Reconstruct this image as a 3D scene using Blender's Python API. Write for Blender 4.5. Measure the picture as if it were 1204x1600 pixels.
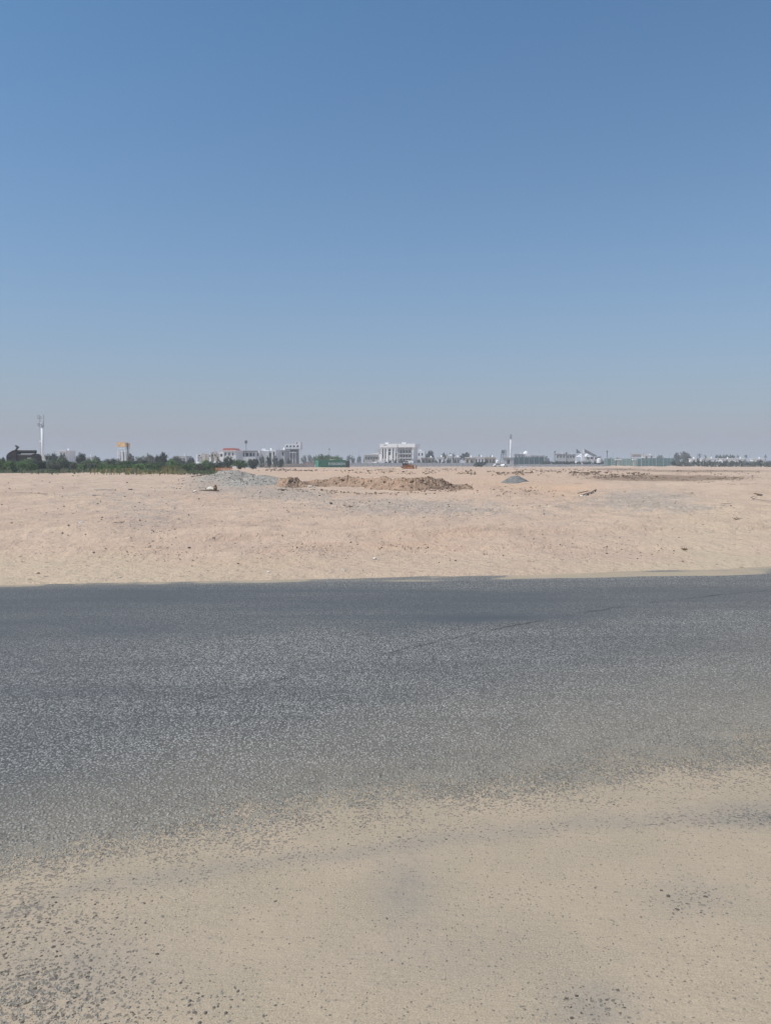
import bpy, math, random
import numpy as np
from math import radians, sin, cos, pi, atan2, sqrt, exp

for o in list(bpy.data.objects):
    bpy.data.objects.remove(o)
SC = bpy.context.scene
COL = SC.collection

# ------------------------------------------------------------------ camera, sky, sun, exposure
F = 1202.0; CX = 602.0; CY = 800.0; HORIZON = 722.0; CAM_H = 1.6
PITCH = math.atan((CY - HORIZON) / F)
cam_data = bpy.data.cameras.new('camera')
cam = bpy.data.objects.new('camera', cam_data); COL.objects.link(cam)
cam.location = (0, 0, CAM_H)
cam.rotation_euler = (radians(90) - PITCH, 0, 0)
cam_data.sensor_fit = 'VERTICAL'; cam_data.sensor_height = 36.0; cam_data.sensor_width = 27.09
cam_data.lens = 36.0 * F / 1600.0
cam_data.clip_start = 0.05; cam_data.clip_end = 20000
SC.camera = cam

SUN_EL = radians(57); SUN_AZ = radians(-108)      # azimuth from +Y, clockwise positive towards +X
world = bpy.data.worlds.new('World'); SC.world = world; world.use_nodes = True
nt = world.node_tree
sky = nt.nodes.new('ShaderNodeTexSky'); sky.sky_type = 'NISHITA'
sky.sun_disc = False; sky.sun_elevation = SUN_EL; sky.sun_rotation = SUN_AZ
sky.altitude = 0; sky.air_density = 1.0; sky.dust_density = 0.6; sky.ozone_density = 6.0
bg = nt.nodes['Background']; bg.inputs['Strength'].default_value = 0.107
# dusty desert air: the sky pales evenly towards the horizon all the way round
_g = nt.nodes.new('ShaderNodeNewGeometry'); _sx = nt.nodes.new('ShaderNodeSeparateXYZ'); nt.links.new(_g.outputs['Incoming'], _sx.inputs[0])
def _m(op, a, b=None):
    n = nt.nodes.new('ShaderNodeMath'); n.operation = op
    for i, v in enumerate((a, b)):
        if v is None: continue
        if isinstance(v, (int, float)): n.inputs[i].default_value = v
        else: nt.links.new(v, n.inputs[i])
    return n.outputs[0]
_up = _m('MAXIMUM', _m('MULTIPLY', _sx.outputs[2], -1.0), 0.0)
_f = _m('POWER', 2.718, _m('MULTIPLY', _up, -1 / 0.20))
_mx = nt.nodes.new('ShaderNodeMix'); _mx.data_type = 'RGBA'
_tn = nt.nodes.new('ShaderNodeMix'); _tn.data_type = 'RGBA'; _tn.blend_type = 'MULTIPLY'; _tn.inputs[0].default_value = 1.0
nt.links.new(sky.outputs[0], _tn.inputs[6]); _tn.inputs[7].default_value = (.66, 1.03, 1.06, 1)
nt.links.new(_f, _mx.inputs[0]); nt.links.new(_tn.outputs[2], _mx.inputs[6]); _mx.inputs[7].default_value = (3.14, 2.93, 3.46, 1)
nt.links.new(_mx.outputs[2], bg.inputs['Color'])

sd = bpy.data.lights.new('sun', 'SUN'); sd.energy = 4.0; sd.angle = radians(0.5); sd.color = (1.0, 0.93, 0.82)
sun = bpy.data.objects.new('sun', sd); COL.objects.link(sun)
from mathutils import Vector, Matrix
sdir = Vector((sin(SUN_AZ) * cos(SUN_EL), cos(SUN_AZ) * cos(SUN_EL), sin(SUN_EL)))
sun.rotation_euler = sdir.to_track_quat('Z', 'Y').to_euler(); sun.location = sdir * 200

SC.view_settings.view_transform = 'Standard'; SC.view_settings.look = 'None'
SC.view_settings.gamma = 1.0; SC.view_settings.use_curve_mapping = False
SC.view_settings.exposure = 0.16
SC.cycles.use_denoising = True
SC.cycles.max_bounces = 6; SC.cycles.volume_bounces = 0

# ------------------------------------------------------------------ where a picture point stands in the place
CP, SP = cos(PITCH), sin(PITCH)
def ground(px, py, z=0.0):
    """point of the ground plane seen at a picture position"""
    v = (CY - py) / F; u = (px - CX) / F
    dy = CP + v * SP; dz = -SP + v * CP
    t = (z - CAM_H) / dz
    return u * t, dy * t
def xat(px, D): return (px - CX) / F * (D * CP + (CAM_H) * SP)
def zat(py, D):
    v = (CY - py) / F
    return CAM_H + D * (-SP + v * CP) / (CP + v * SP)
def project(x, y, z=0.0):
    zz = z - CAM_H
    d = y * CP - zz * SP
    d = np.maximum(d, 0.05)
    return CX + F * x / d, CY - F * (y * SP + zz * CP) / d

# ------------------------------------------------------------------ noise
_rs = np.random.RandomState(7)
_T = _rs.rand(256, 256)
def vnoise(x, y, s=0):
    x = np.asarray(x, float) + s * 17.3; y = np.asarray(y, float) + s * 9.7
    xi = np.floor(x).astype(int); yi = np.floor(y).astype(int)
    fx = x - xi; fy = y - yi
    fx = fx * fx * (3 - 2 * fx); fy = fy * fy * (3 - 2 * fy)
    a = _T[xi & 255, yi & 255]; b = _T[(xi + 1) & 255, yi & 255]
    c = _T[xi & 255, (yi + 1) & 255]; d = _T[(xi + 1) & 255, (yi + 1) & 255]
    return (a * (1 - fx) + b * fx) * (1 - fy) + (c * (1 - fx) + d * fx) * fy - 0.5
def fbm(x, y, o=4, s=0):
    r = 0; a = 1.0
    for i in range(o):
        r = r + a * vnoise(x * 2 ** i, y * 2 ** i, s + i * 3); a *= 0.5
    return r
def sstep(a, b, x):
    t = np.clip((x - a) / (b - a), 0, 1)
    return t * t * (3 - 2 * t)

# ------------------------------------------------------------------ materials
def new_mat(name):
    m = bpy.data.materials.new(name); m.use_nodes = True
    return m, m.node_tree, m.node_tree.nodes['Principled BSDF']
def N(nt, t, **k):
    n = nt.nodes.new(t)
    for a, b in k.items(): setattr(n, a, b)
    return n
def math_n(nt, op, a, b=None, c=None, clamp=False):
    n = N(nt, 'ShaderNodeMath', operation=op, use_clamp=clamp)
    for i, v in enumerate((a, b, c)):
        if v is None: continue
        if isinstance(v, (int, float)): n.inputs[i].default_value = v
        else: nt.links.new(v, n.inputs[i])
    return n.outputs[0]
def mixc(nt, f, a, b, mode='MIX'):
    n = N(nt, 'ShaderNodeMix', data_type='RGBA', blend_type=mode)
    for s, v in ((n.inputs[0], f), (n.inputs[6], a), (n.inputs[7], b)):
        if isinstance(v, (int, float)): s.default_value = v
        elif isinstance(v, tuple): s.default_value = (*v, 1)
        else: nt.links.new(v, s)
    return n.outputs[2]
def ramp(nt, v, a, b, lo=0.0, hi=1.0):
    n = N(nt, 'ShaderNodeMapRange', interpolation_type='SMOOTHSTEP')
    nt.links.new(v, n.inputs[0])
    n.inputs[1].default_value = a; n.inputs[2].default_value = b
    n.inputs[3].default_value = lo; n.inputs[4].default_value = hi
    return n.outputs[0]
def noise_n(nt, co, scale, detail=3, rough=0.55):
    n = N(nt, 'ShaderNodeTexNoise'); n.inputs['Scale'].default_value = scale
    n.inputs['Detail'].default_value = detail; n.inputs['Roughness'].default_value = rough
    nt.links.new(co, n.inputs['Vector'])
    return n.outputs['Fac']
def mul_col(c, k): return tuple(min(1.0, x * k) for x in c)
def plain(name, col, rough=0.8, var=0.18, scale=1.5, bump=0.0, bscale=20, metal=0.0, dirt=None, rand=0.0, streak=False):
    """painted, cast or grown surface: colour with uneven wear and fine relief"""
    m, nt, b = new_mat(name)
    co = N(nt, 'ShaderNodeTexCoord').outputs['Object']
    if streak:
        mp = N(nt, 'ShaderNodeMapping'); mp.inputs['Scale'].default_value = (1, 1, 0.15)
        nt.links.new(co, mp.inputs[0]); co2 = mp.outputs[0]
    else: co2 = co
    f = noise_n(nt, co2, scale, 4)
    c = mixc(nt, ramp(nt, f, 0.3, 0.7), mul_col(col, 1 - var), mul_col(col, 1 + var))
    if dirt:
        g = noise_n(nt, co2, scale * 2.7, 5, 0.65)
        c = mixc(nt, ramp(nt, g, 0.52, 0.72, 0, 0.7), c, dirt)
    if rand:
        oi = N(nt, 'ShaderNodeObjectInfo').outputs['Random']
        hsv = N(nt, 'ShaderNodeHueSaturation'); nt.links.new(c, hsv.inputs['Color'])
        nt.links.new(math_n(nt, 'MULTIPLY_ADD', oi, rand * 2, 1 - rand), hsv.inputs['Value'])
        c = hsv.outputs[0]
    nt.links.new(c, b.inputs['Base Color'])
    b.inputs['Roughness'].default_value = rough; b.inputs['Metallic'].default_value = metal
    if bump:
        bn = N(nt, 'ShaderNodeBump'); bn.inputs['Strength'].default_value = 0.5; bn.inputs['Distance'].default_value = bump
        nt.links.new(noise_n(nt, co, bscale, 4), bn.inputs['Height']); nt.links.new(bn.outputs[0], b.inputs['Normal'])
    return m
MT = {}
def mt(k, *a, **kw): MT[k] = plain(k, *a, **kw); return MT[k]
mt('white_paint', (.85, .85, .85), var=.05, dirt=(.6, .57, .53), scale=.4, streak=True)
mt('white_wall', (.78, .78, .78), var=.08, dirt=(.42, .40, .37), scale=.35, streak=True)
mt('grey_render', (.42, .41, .40), var=.12, dirt=(.28, .26, .24), scale=.5, streak=True)
mt('beige_wall', (.50, .44, .36), var=.1, dirt=(.36, .31, .26), scale=.5)
mt('pale_concrete', (.40, .41, .42), var=.12, dirt=(.3, .29, .28), scale=.8)
mt('dark_glass', (.03, .035, .04), rough=.15, var=.1)
mt('dark_opening', (.035, .033, .032), rough=.9, var=.2)
mt('red_roof', (.42, .10, .08), var=.15, scale=2)
mt('ochre_paint', (.78, .50, .24), var=.25, scale=1.0, dirt=(.8, .72, .6))
mt('pale_blue_paint', (.62, .72, .80), var=.1)
mt('galvanised', (.42, .43, .44), rough=.5, var=.1, metal=.3)
mt('dark_steel', (.06, .06, .06), rough=.6, var=.25)
mt('rusty_steel', (.018, .014, .012), rough=.85, var=.4, scale=1.2, dirt=(.035, .02, .013))
mt('green_paint', (.004, .20, .09), rough=.5, var=.12, scale=.6, dirt=(.008, .17, .078), streak=True)
mt('green_paint_sunlit', (.05, .28, .18), rough=.5, var=.1)  # container green with the sun on its end mixed into the colour
mt('maroon_paint', (.06, .025, .02), rough=.6, var=.2)
mt('pink_grey_paint', (.36, .29, .29), var=.08, rough=.6)
mt('orange_plastic', (.62, .22, .06), rough=.5, var=.15, dirt=(.45, .3, .2))
mt('pale_orange_plastic', (.68, .42, .28), rough=.5, var=.15)
mt('machine_orange', (.42, .15, .045), rough=.6, var=.25, dirt=(.2, .1, .06))
mt('rubber', (.03, .03, .03), var=.2)
mt('car_white', (.8, .8, .8), rough=.3, var=.03)
mt('stone_white', (.62, .58, .52), var=.12, scale=9, rand=.1)
mt('stone_grey', (.29, .265, .235), var=.25, scale=9, rand=.3)
mt('stone_dark', (.10, .085, .07), var=.3, scale=9, rand=.3)
mt('stone_brown', (.28, .19, .12), var=.25, scale=9, rand=.3)
mt('soil_clod', (.29, .20, .14), var=.25, scale=4, bump=.02)
mt('dark_clod', (.15, .105, .07), var=.3, scale=4, bump=.02)
mt('wood_grey', (.20, .18, .165), var=.25, scale=8)
mt('wood_pale', (.46, .42, .36), var=.2, scale=8)
mt('wood_brown', (.12, .08, .05), var=.3, scale=8)
mt('bark', (.12, .10, .08), var=.3, scale=6)
mt('leaf_green', (.125, .195, .075), var=.45, scale=1.1, rough=.7, rand=.25)
mt('leaf_bright', (.145, .245, .085), var=.4, scale=1.1, rough=.7, rand=.2)
mt('leaf_dusty', (.15, .17, .13), var=.4, scale=1.0, rough=.8, rand=.25)
mt('leaf_dark', (.060, .080, .058), var=.45, scale=1.0, rough=.7, rand=.25)
mt('leaf_yellow', (.27, .22, .085), var=.4, scale=1.2, rough=.8, rand=.2)
mt('leaf_brownish', (.16, .145, .11), var=.35, scale=1.0, rough=.8, rand=.2)
mt('dry_twig', (.11, .075, .045), var=.3)
mt('screen_cloth', (.085, .15, .15), var=.3, scale=.6, rough=.9, dirt=(.12, .18, .17))
mt('screen_cloth_pale', (.17, .25, .23), var=.25, scale=.6, rough=.9, dirt=(.22, .27, .25))
mt('shed_roof', (.50, .51, .52), var=.08, rough=.5)
mt('dark_roof', (.16, .16, .18), var=.15)
mt('tent_fabric', (.74, .75, .80), var=.05)
mt('plastic_sheet', (.74, .77, .82), rough=.4, var=.08)

# ------------------------------------------------------------------ mesh building
class MB:
    def __init__(s): s.v = []; s.f = []
    def quad(s, a, b, c, d):
        n = len(s.v); s.v += [a, b, c, d]; s.f.append((n, n + 1, n + 2, n + 3)); return s
    def box(s, x0, x1, y0, y1, z0, z1, rz=0.0):
        n = len(s.v); cxx, cyy = (x0 + x1) / 2, (y0 + y1) / 2
        for z in (z0, z1):
            for x, y in ((x0, y0), (x1, y0), (x1, y1), (x0, y1)):
                dx, dy = x - cxx, y - cyy
                s.v.append((cxx + dx * cos(rz) - dy * sin(rz), cyy + dx * sin(rz) + dy * cos(rz), z))
        s.f += [(n, n + 3, n + 2, n + 1), (n + 4, n + 5, n + 6, n + 7)]
        for i in range(4):
            j = (i + 1) % 4; s.f.append((n + i, n + j, n + 4 + j, n + 4 + i))
        return s
    def tube(s, p, q, r, r2=None, k=8, cap=True):
        r2 = r if r2 is None else r2
        p = Vector(p); q = Vector(q); d = (q - p).normalized()
        a = d.orthogonal().normalized(); b = d.cross(a); n = len(s.v)
        for c, rr in ((p, r), (q, r2)):
            for i in range(k):
                t = 2 * pi * i / k; s.v.append(tuple(c + (a * cos(t) + b * sin(t)) * rr))
        for i in range(k):
            j = (i + 1) % k; s.f.append((n + i, n + j, n + k + j, n + k + i))
        if cap: s.f.append(tuple(n + k - 1 - i for i in range(k))); s.f.append(tuple(n + k + i for i in range(k)))
        return s
    def prism(s, prof, y0, y1):
        """profile in x, z pushed from y0 to y1"""
        n = len(s.v); k = len(prof)
        for y in (y0, y1):
            s.v += [(x, y, z) for x, z in prof]
        for i in range(k):
            j = (i + 1) % k; s.f.append((n + i, n + j, n + k + j, n + k + i))
        s.f.append(tuple(n + k - 1 - i for i in range(k))); s.f.append(tuple(n + k + i for i in range(k)))
        return s
    def blob(s, c, r, seed=0, seg=10, rings=6, rough=.15):
        rnd = random.Random(seed); n = len(s.v); c = Vector(c)
        for i in range(rings + 1):
            th = pi * i / rings
            for j in range(seg):
                ph = 2 * pi * j / seg; k = 1 + rnd.uniform(-rough, rough)
                s.v.append((c.x + r[0] * sin(th) * cos(ph) * k, c.y + r[1] * sin(th) * sin(ph) * k, c.z + r[2] * cos(th) * k))
        for i in range(rings):
            for j in range(seg):
                a = n + i * seg + j; b = n + i * seg + (j + 1) % seg
                s.f.append((a, a + seg, b + seg, b))
        return s
    def mesh(s, name, m, smooth=False):
        me = bpy.data.meshes.new(name); me.from_pydata([tuple(v) for v in s.v], [], s.f)
        me.materials.append(m)
        if smooth: me.shade_smooth()
        me.update(); return me
    def build(s, name, m, parent=None, loc=None, smooth=False):
        return put(s.mesh(name, m, smooth), name, parent, loc)
def put(me, name, parent=None, loc=None, rot=None, scale=None):
    o = bpy.data.objects.new(name, me); COL.objects.link(o)
    if parent: o.parent = parent
    if loc is not None: o.location = loc
    if rot is not None: o.rotation_euler = rot
    if scale is not None: o.scale = scale
    return o
def tag(o, label=None, cat=None, group=None, kind=None):
    if label: o['label'] = label
    if cat: o['category'] = cat
    if group: o['group'] = group
    if kind: o['kind'] = kind
    return o
def thing(name, loc, label, cat, group=None, rz=0.0, scale=None):
    o = bpy.data.objects.new(name, None); COL.objects.link(o); o.empty_display_size = .3
    o.location = loc; o.rotation_euler = (0, 0, rz)
    if scale: o.scale = scale
    return tag(o, label, cat, group)
def grid_mesh(name, X, Y, Z, m, attrs=None, smooth=True):
    r, c = X.shape
    me = bpy.data.meshes.new(name)
    co = np.stack([X, Y, Z], -1).reshape(-1, 3).astype(np.float32)
    i = np.arange(r * c).reshape(r, c)
    f = np.stack([i[:-1, :-1], i[:-1, 1:], i[1:, 1:], i[1:, :-1]], -1).reshape(-1, 4)
    me.vertices.add(len(co)); me.vertices.foreach_set('co', co.ravel())
    me.loops.add(f.size); me.loops.foreach_set('vertex_index', f.ravel().astype(np.int32))
    me.polygons.add(len(f)); me.polygons.foreach_set('loop_start', (np.arange(len(f)) * 4).astype(np.int32))
    me.polygons.foreach_set('loop_total', np.full(len(f), 4, np.int32))
    me.polygons.foreach_set('use_smooth', np.full(len(f), smooth, bool))
    me.update(calc_edges=True)
    for k, a in (attrs or {}).items():
        at = me.attributes.new(k, 'FLOAT', 'POINT'); at.data.foreach_set('value', a.ravel().astype(np.float32))
    me.materials.append(m)
    return me
def faces_mesh(name, V, Fc, m, smooth=False):
    """V (n,3) and faces (k,3|4) as arrays"""
    me = bpy.data.meshes.new(name); k = Fc.shape[1]
    me.vertices.add(len(V)); me.vertices.foreach_set('co', V.astype(np.float32).ravel())
    me.loops.add(Fc.size); me.loops.foreach_set('vertex_index', Fc.ravel().astype(np.int32))
    me.polygons.add(len(Fc)); me.polygons.foreach_set('loop_start', (np.arange(len(Fc)) * k).astype(np.int32))
    me.polygons.foreach_set('loop_total', np.full(len(Fc), k, np.int32))
    me.polygons.foreach_set('use_smooth', np.full(len(Fc), smooth, bool))
    me.update(calc_edges=True); me.materials.append(m)
    return me

# ------------------------------------------------------------------ the lie of the land
_e = [ground(0, 913), ground(300, 909), ground(600, 905), ground(900, 893), ground(1204, 887)]
_pe = np.polyfit([a for a, b in _e], [b for a, b in _e], 2)
def edge_y(x):
    xc = np.clip(x, -8, 8)
    return np.polyval(_pe, xc) + (x - xc) * np.polyval(np.polyder(_pe), xc)
RIDGES = []     # (points [(x, y, height)], half width)
def ridge(pts, w): RIDGES.append((pts, w))
def _p(px, D, h): return (xat(px, D), D, h)
# pale embankment across the right half of the plain
ridge([_p(900, 235, .10), _p(960, 230, .62), _p(1050, 220, .62), _p(1130, 212, .45), _p(1215, 205, .30), _p(1500, 190, .3)], 9.0)
# rubble berm in front of it
ridge([_p(800, 118, .10), _p(900, 104, .18), _p(960, 92, .30), _p(1060, 86, .42), _p(1150, 84, .36), _p(1200, 84, .08)], 5.0)
ridge([_p(430, 118, .10), _p(560, 112, .22), _p(650, 112, .20), _p(760, 112, .2), _p(850, 112, .1)], 2.6)
# gravelly shoulder by the orange hollow
_a = ground(905, 781); _b = ground(960, 762); _c = ground(1110, 792)
ridge([(*_a, .10), (*_b, .30), (_b[0] + 7, _b[1] - 1, .22), (_c[0] + 6, _c[1], .05)], 4.0)
ridge([(*ground(772, 775), .05), (*ground(800, 771), .22), (*ground(822, 768), .16), (*ground(845, 766), .24), (*ground(868, 769), .05)], 1.3)
ridge([(*ground(700, 772), .03), (*ground(740, 770), .14), (*ground(775, 776), .05)], 1.2)
_h = ground(890, 766)
def terrain_z(x, y, fine=True):
    x = np.asarray(x, float); y = np.asarray(y, float)
    d = y - edge_y(x)
    near = edge_y(x) - y - 9.6
    side = np.where(d > -3, sstep(-.35, .45, d + .12 * fbm(x * 1.3, y * .3, 4, 5)), sstep(0, .8, near + .3 * fbm(x * 1.1, y, 3, 8)))
    away = np.abs(d)
    z = -.030 + .055 * side
    z = z + side * (fbm(x * .09, y * .09, 3, 1) * .22 * sstep(2, 25, away) + fbm(x * .5, y * .5, 4, 2) * .15 * sstep(.5, 7, away) + .06 * fbm(x * 1.9, y * 1.9, 4, 4) * sstep(.2, 4, away))
    z = z - .70 * sstep(120, 400, y)
    # wheel ruts pressed into the sand
    for k, (a, b, amp, ph) in enumerate(((16.5, .10, 1.1, 0), (18.3, .10, 1.1, 0), (24, -.12, 2.0, 2.), (25.9, -.12, 2.0, 2.), (33, .22, 2.5, 4.), (35, .22, 2.5, 4.))):
        c = a + b * x + amp * np.sin(x * .12 + ph)
        q = (y - c) / .22
        z = z + side * .09 * (-np.exp(-q * q) + .6 * np.exp(-(np.abs(q) - 1.9) ** 2 * 2)) * (.4 + 1.2 * np.clip(vnoise(x * .25, y * .25, k) + .5, 0, 1))
    for k, (a, b, amp, ph, fr) in enumerate(((13.2, .06, .5, 1., .2), (14.1, .06, .5, 1., .2), (21., .35, 1.2, 0., .1), (22.6, .35, 1.2, 0., .1), (29, -.3, 1.5, 1., .09), (31, -.3, 1.5, 1., .09))):
        q = (y - (a + b * x + amp * np.sin(x * fr + ph))) / .16
        z = z + side * .08 * (-np.exp(-q * q) * (1 + .4 * np.sin(x * 26)) + .5 * np.exp(-(np.abs(q) - 1.8) ** 2 * 2)) * np.clip(vnoise(x * .2, y * .2, k + 9) * 2 + .7, 0, 1)
    m = (y > 20) & (y < 320)
    if m.ndim and m.any():
        xm, ym = x[m], y[m]; add = np.zeros_like(xm)
        for pts, w in RIDGES:
            best = np.zeros_like(xm)
            for (x0, y0, h0), (x1, y1, h1) in zip(pts[:-1], pts[1:]):
                dx, dy = x1 - x0, y1 - y0; t = np.clip(((xm - x0) * dx + (ym - y0) * dy) / (dx * dx + dy * dy), 0, 1)
                r = np.hypot(xm - x0 - t * dx, ym - y0 - t * dy) / w
                best = np.maximum(best, (h0 + (h1 - h0) * t) * np.exp(-r * r * 1.6))
            add += best * (1 + .55 * fbm(xm * .45, ym * .45, 4, 11))
        r = np.hypot((xm - _h[0]) / 4.2, (ym - _h[1]) / 9.0)
        add += -.28 * (1 - sstep(.5, 1.15, r))
        z = z.copy(); z[m] += add
    return z
def gz(x, y): return float(terrain_z(np.array([float(x)]), np.array([float(y)]))[0])

def poly_line(px, pts): return np.interp(px, [a for a, b in pts], [b for a, b in pts])
def spot(px, py, cx, cy, rx, ry, p=2.0):
    return np.exp(-(((px - cx) / rx) ** 2 + ((py - cy) / ry) ** 2))

# sand, gravel and soil: one material steered by where each lies
m_sand, nt, bs = new_mat('desert_sand')
co = N(nt, 'ShaderNodeTexCoord').outputs['Object']
def attr(nt, n): a = N(nt, 'ShaderNodeAttribute', attribute_name=n); return a.outputs['Fac']
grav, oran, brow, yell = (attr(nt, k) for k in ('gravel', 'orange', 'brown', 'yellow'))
big = noise_n(nt, co, .22, 5, .6); mid = noise_n(nt, co, 1.7, 5, .62); fin = noise_n(nt, co, 28, 4, .7)
c = mixc(nt, ramp(nt, big, .35, .65), (.48, .355, .278), (.54, .41, .315))
c = mixc(nt, ramp(nt, mid, .45, .72, 0, .30), c, (.385, .315, .270))
mps = N(nt, 'ShaderNodeMapping'); mps.inputs['Scale'].default_value = (.35, 1.6, 1); mps.inputs['Rotation'].default_value = (0, 0, radians(-9)); nt.links.new(co, mps.inputs[0])
stk = noise_n(nt, mps.outputs[0], .9, 6, .68)
c = mixc(nt, ramp(nt, stk, .52, .74, 0, .32), c, (.33, .275, .24))
c = mixc(nt, ramp(nt, stk, .30, .46, .35, 0), c, (.56, .44, .345))
c = mixc(nt, math_n(nt, 'MULTIPLY', yell, .8, clamp=True), c, (.50, .405, .295))
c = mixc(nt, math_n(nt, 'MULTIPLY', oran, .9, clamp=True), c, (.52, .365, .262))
gm = math_n(nt, 'ADD', grav, math_n(nt, 'MULTIPLY', math_n(nt, 'SUBTRACT', mid, .5), 1.3))
gm = ramp(nt, gm, .25, .75)
vg = N(nt, 'ShaderNodeTexVoronoi'); vg.inputs['Scale'].default_value = 11; nt.links.new(co, vg.inputs['Vector'])
sepg = N(nt, 'ShaderNodeSeparateColor'); nt.links.new(vg.outputs['Color'], sepg.inputs[0])
gcol = mixc(nt, sepg.outputs[0], (.26, .22, .19), (.45, .39, .34))
c = mixc(nt, math_n(nt, 'MULTIPLY', gm, .75), c, gcol)
bm = ramp(nt, math_n(nt, 'ADD', brow, math_n(nt, 'MULTIPLY', math_n(nt, 'SUBTRACT', noise_n(nt, co, .9, 5, .7), .5), 1.6)), .3, .8)
c = mixc(nt, math_n(nt, 'MULTIPLY', bm, .75), c, (.20, .14, .10))
c = mixc(nt, ramp(nt, fin, .30, .70, 0.0, .25), c, mixc(nt, .5, c, (.22, .17, .13)))
# scattered grit too small to build
vs = N(nt, 'ShaderNodeTexVoronoi'); vs.inputs['Scale'].default_value = 5.5; nt.links.new(co, vs.inputs['Vector'])
sps = N(nt, 'ShaderNodeSeparateColor'); nt.links.new(vs.outputs['Color'], sps.inputs[0])
sz = math_n(nt, 'MULTIPLY', ramp(nt, sps.outputs[1], .45, 1.0), .24)
sm = math_n(nt, 'MULTIPLY', math_n(nt, 'LESS_THAN', vs.outputs['Distance'], sz), ramp(nt, noise_n(nt, co, .35, 4, .65), .44, .60, .12, 1))
c = mixc(nt, math_n(nt, 'MULTIPLY', sm, .75), c, mixc(nt, ramp(nt, sps.outputs[2], .4, .9), (.15, .12, .10), (.42, .37, .33)))
nt.links.new(c, bs.inputs['Base Color']); bs.inputs['Roughness'].default_value = .95; bs.inputs['Specular IOR Level'].default_value = .15
hgt = math_n(nt, 'ADD', math_n(nt, 'MULTIPLY', mid, .10), math_n(nt, 'ADD', math_n(nt, 'MULTIPLY', fin, .018), math_n(nt, 'MULTIPLY', sm, .02)))
hgt = math_n(nt, 'ADD', hgt, math_n(nt, 'MULTIPLY', noise_n(nt, co, 6, 4, .65), .065))
bn = N(nt, 'ShaderNodeBump'); bn.inputs['Strength'].default_value = 1.0; bn.inputs['Distance'].default_value = 1.0
nt.links.new(hgt, bn.inputs['Height']); nt.links.new(bn.outputs[0], bs.inputs['Normal'])

# rows of the ground from behind the viewer to the horizon
ys = list(np.linspace(-400, -12, 30)) + list(np.linspace(-11, 8.2, 60))
y = 8.3
while y < 420: ys.append(y); y += max(.035, y * .0062)
while y < 4200: ys.append(y); y *= 1.06
ys = np.array(ys)
u = np.linspace(-1, 1, 561)
uu = .42 * u + .58 * np.sign(u) * np.abs(u) ** 5
W = 16 + np.maximum(ys, 0) * 1.25 + np.where(ys < -12, 300, 0) + np.where((ys >= -12) & (ys < 8), 0, 0)
W = np.maximum(W, 60)
GX = uu[None, :] * W[:, None]; GY = np.repeat(ys[:, None], len(u), 1)
GZ = terrain_z(GX, GY)
PX, PY = project(GX, GY, GZ)
inview = (GY > 5).astype(float)
nse = fbm(GX * .35, GY * .2, 4, 21)
gr = (.95 * spot(PX, PY, 350, 752, 55, 16) + .8 * spot(PX, PY, 450, 770, 70, 12) + .7 * spot(PX, PY, 620, 790, 170, 16) + .75 * spot(PX, PY, 1000, 778, 110, 17)
      + .45 * spot(PX, PY, 170, 775, 190, 35) + .3 * spot(PX, PY, 1080, 795, 80, 8) + .4 * spot(PX, PY, 240, 815, 70, 25) + .5 * spot(PX, PY, 490, 862, 60, 6)
      + .4 * spot(PX, PY, 240, 865, 45, 7) + .35 * spot(PX, PY, 850, 800, 250, 14)) * inview
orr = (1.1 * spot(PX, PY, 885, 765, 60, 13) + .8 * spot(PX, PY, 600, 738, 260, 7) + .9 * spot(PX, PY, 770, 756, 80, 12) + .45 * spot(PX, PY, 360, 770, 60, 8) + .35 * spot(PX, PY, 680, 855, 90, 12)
      + .4 * spot(PX, PY, 380, 880, 160, 8) + .6 * spot(PX, PY, 500, 851, 50, 5) + .6 * spot(PX, PY, 640, 850, 45, 5) + .5 * spot(PX, PY, 590, 853, 30, 6) + .5 * spot(PX, PY, 700, 835, 120, 8) + .5 * spot(PX, PY, 200, 858, 50, 6)) * inview  # several of these warm spots colour in the shade of shallow hollows
ym = (.8 * sstep(862, 880, PY + 40 * nse) * (1 - .5 * sstep(200, 700, PX) * (1 - sstep(850, 1000, PX))) + .6 * spot(PX, PY, 1120, 830, 160, 60)) * inview
brn = (1.35 * spot(PX, PY, 1040, 747, 130, 5.2) + .9 * spot(PX, PY, 1100, 736, 140, 2.0) + .8 * spot(PX, PY, 960, 733, 60, 1.8) + .35 * spot(PX, PY, 820, 741, 150, 2.5)
       + .35 * spot(PX, PY, 600, 738, 120, 1.5) + .5 * spot(PX, PY, 690, 731, 150, 1.0)) * inview
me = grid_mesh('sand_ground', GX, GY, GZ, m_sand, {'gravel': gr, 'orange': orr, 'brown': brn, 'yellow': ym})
tag(put(me, 'ground'), kind='structure')

# ------------------------------------------------------------------ road
m_road, nt, bs = new_mat('asphalt')
co = N(nt, 'ShaderNodeTexCoord').outputs['Object']
dust = attr(nt, 'dust'); wear = attr(nt, 'wear'); bare = attr(nt, 'coarse')
v1 = N(nt, 'ShaderNodeTexVoronoi'); v1.inputs['Scale'].default_value = 62; nt.links.new(co, v1.inputs['Vector'])
v2 = N(nt, 'ShaderNodeTexVoronoi'); v2.inputs['Scale'].default_value = 125; nt.links.new(co, v2.inputs['Vector'])
s1 = N(nt, 'ShaderNodeSeparateColor'); nt.links.new(v1.outputs['Color'], s1.inputs[0])
s2 = N(nt, 'ShaderNodeSeparateColor'); nt.links.new(v2.outputs['Color'], s2.inputs[0])
h1 = math_n(nt, 'MULTIPLY', math_n(nt, 'SUBTRACT', 1.0, ramp(nt, v1.outputs['Distance'], .15, .62)), math_n(nt, 'MULTIPLY_ADD', s1.outputs[1], .8, .2))
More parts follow.
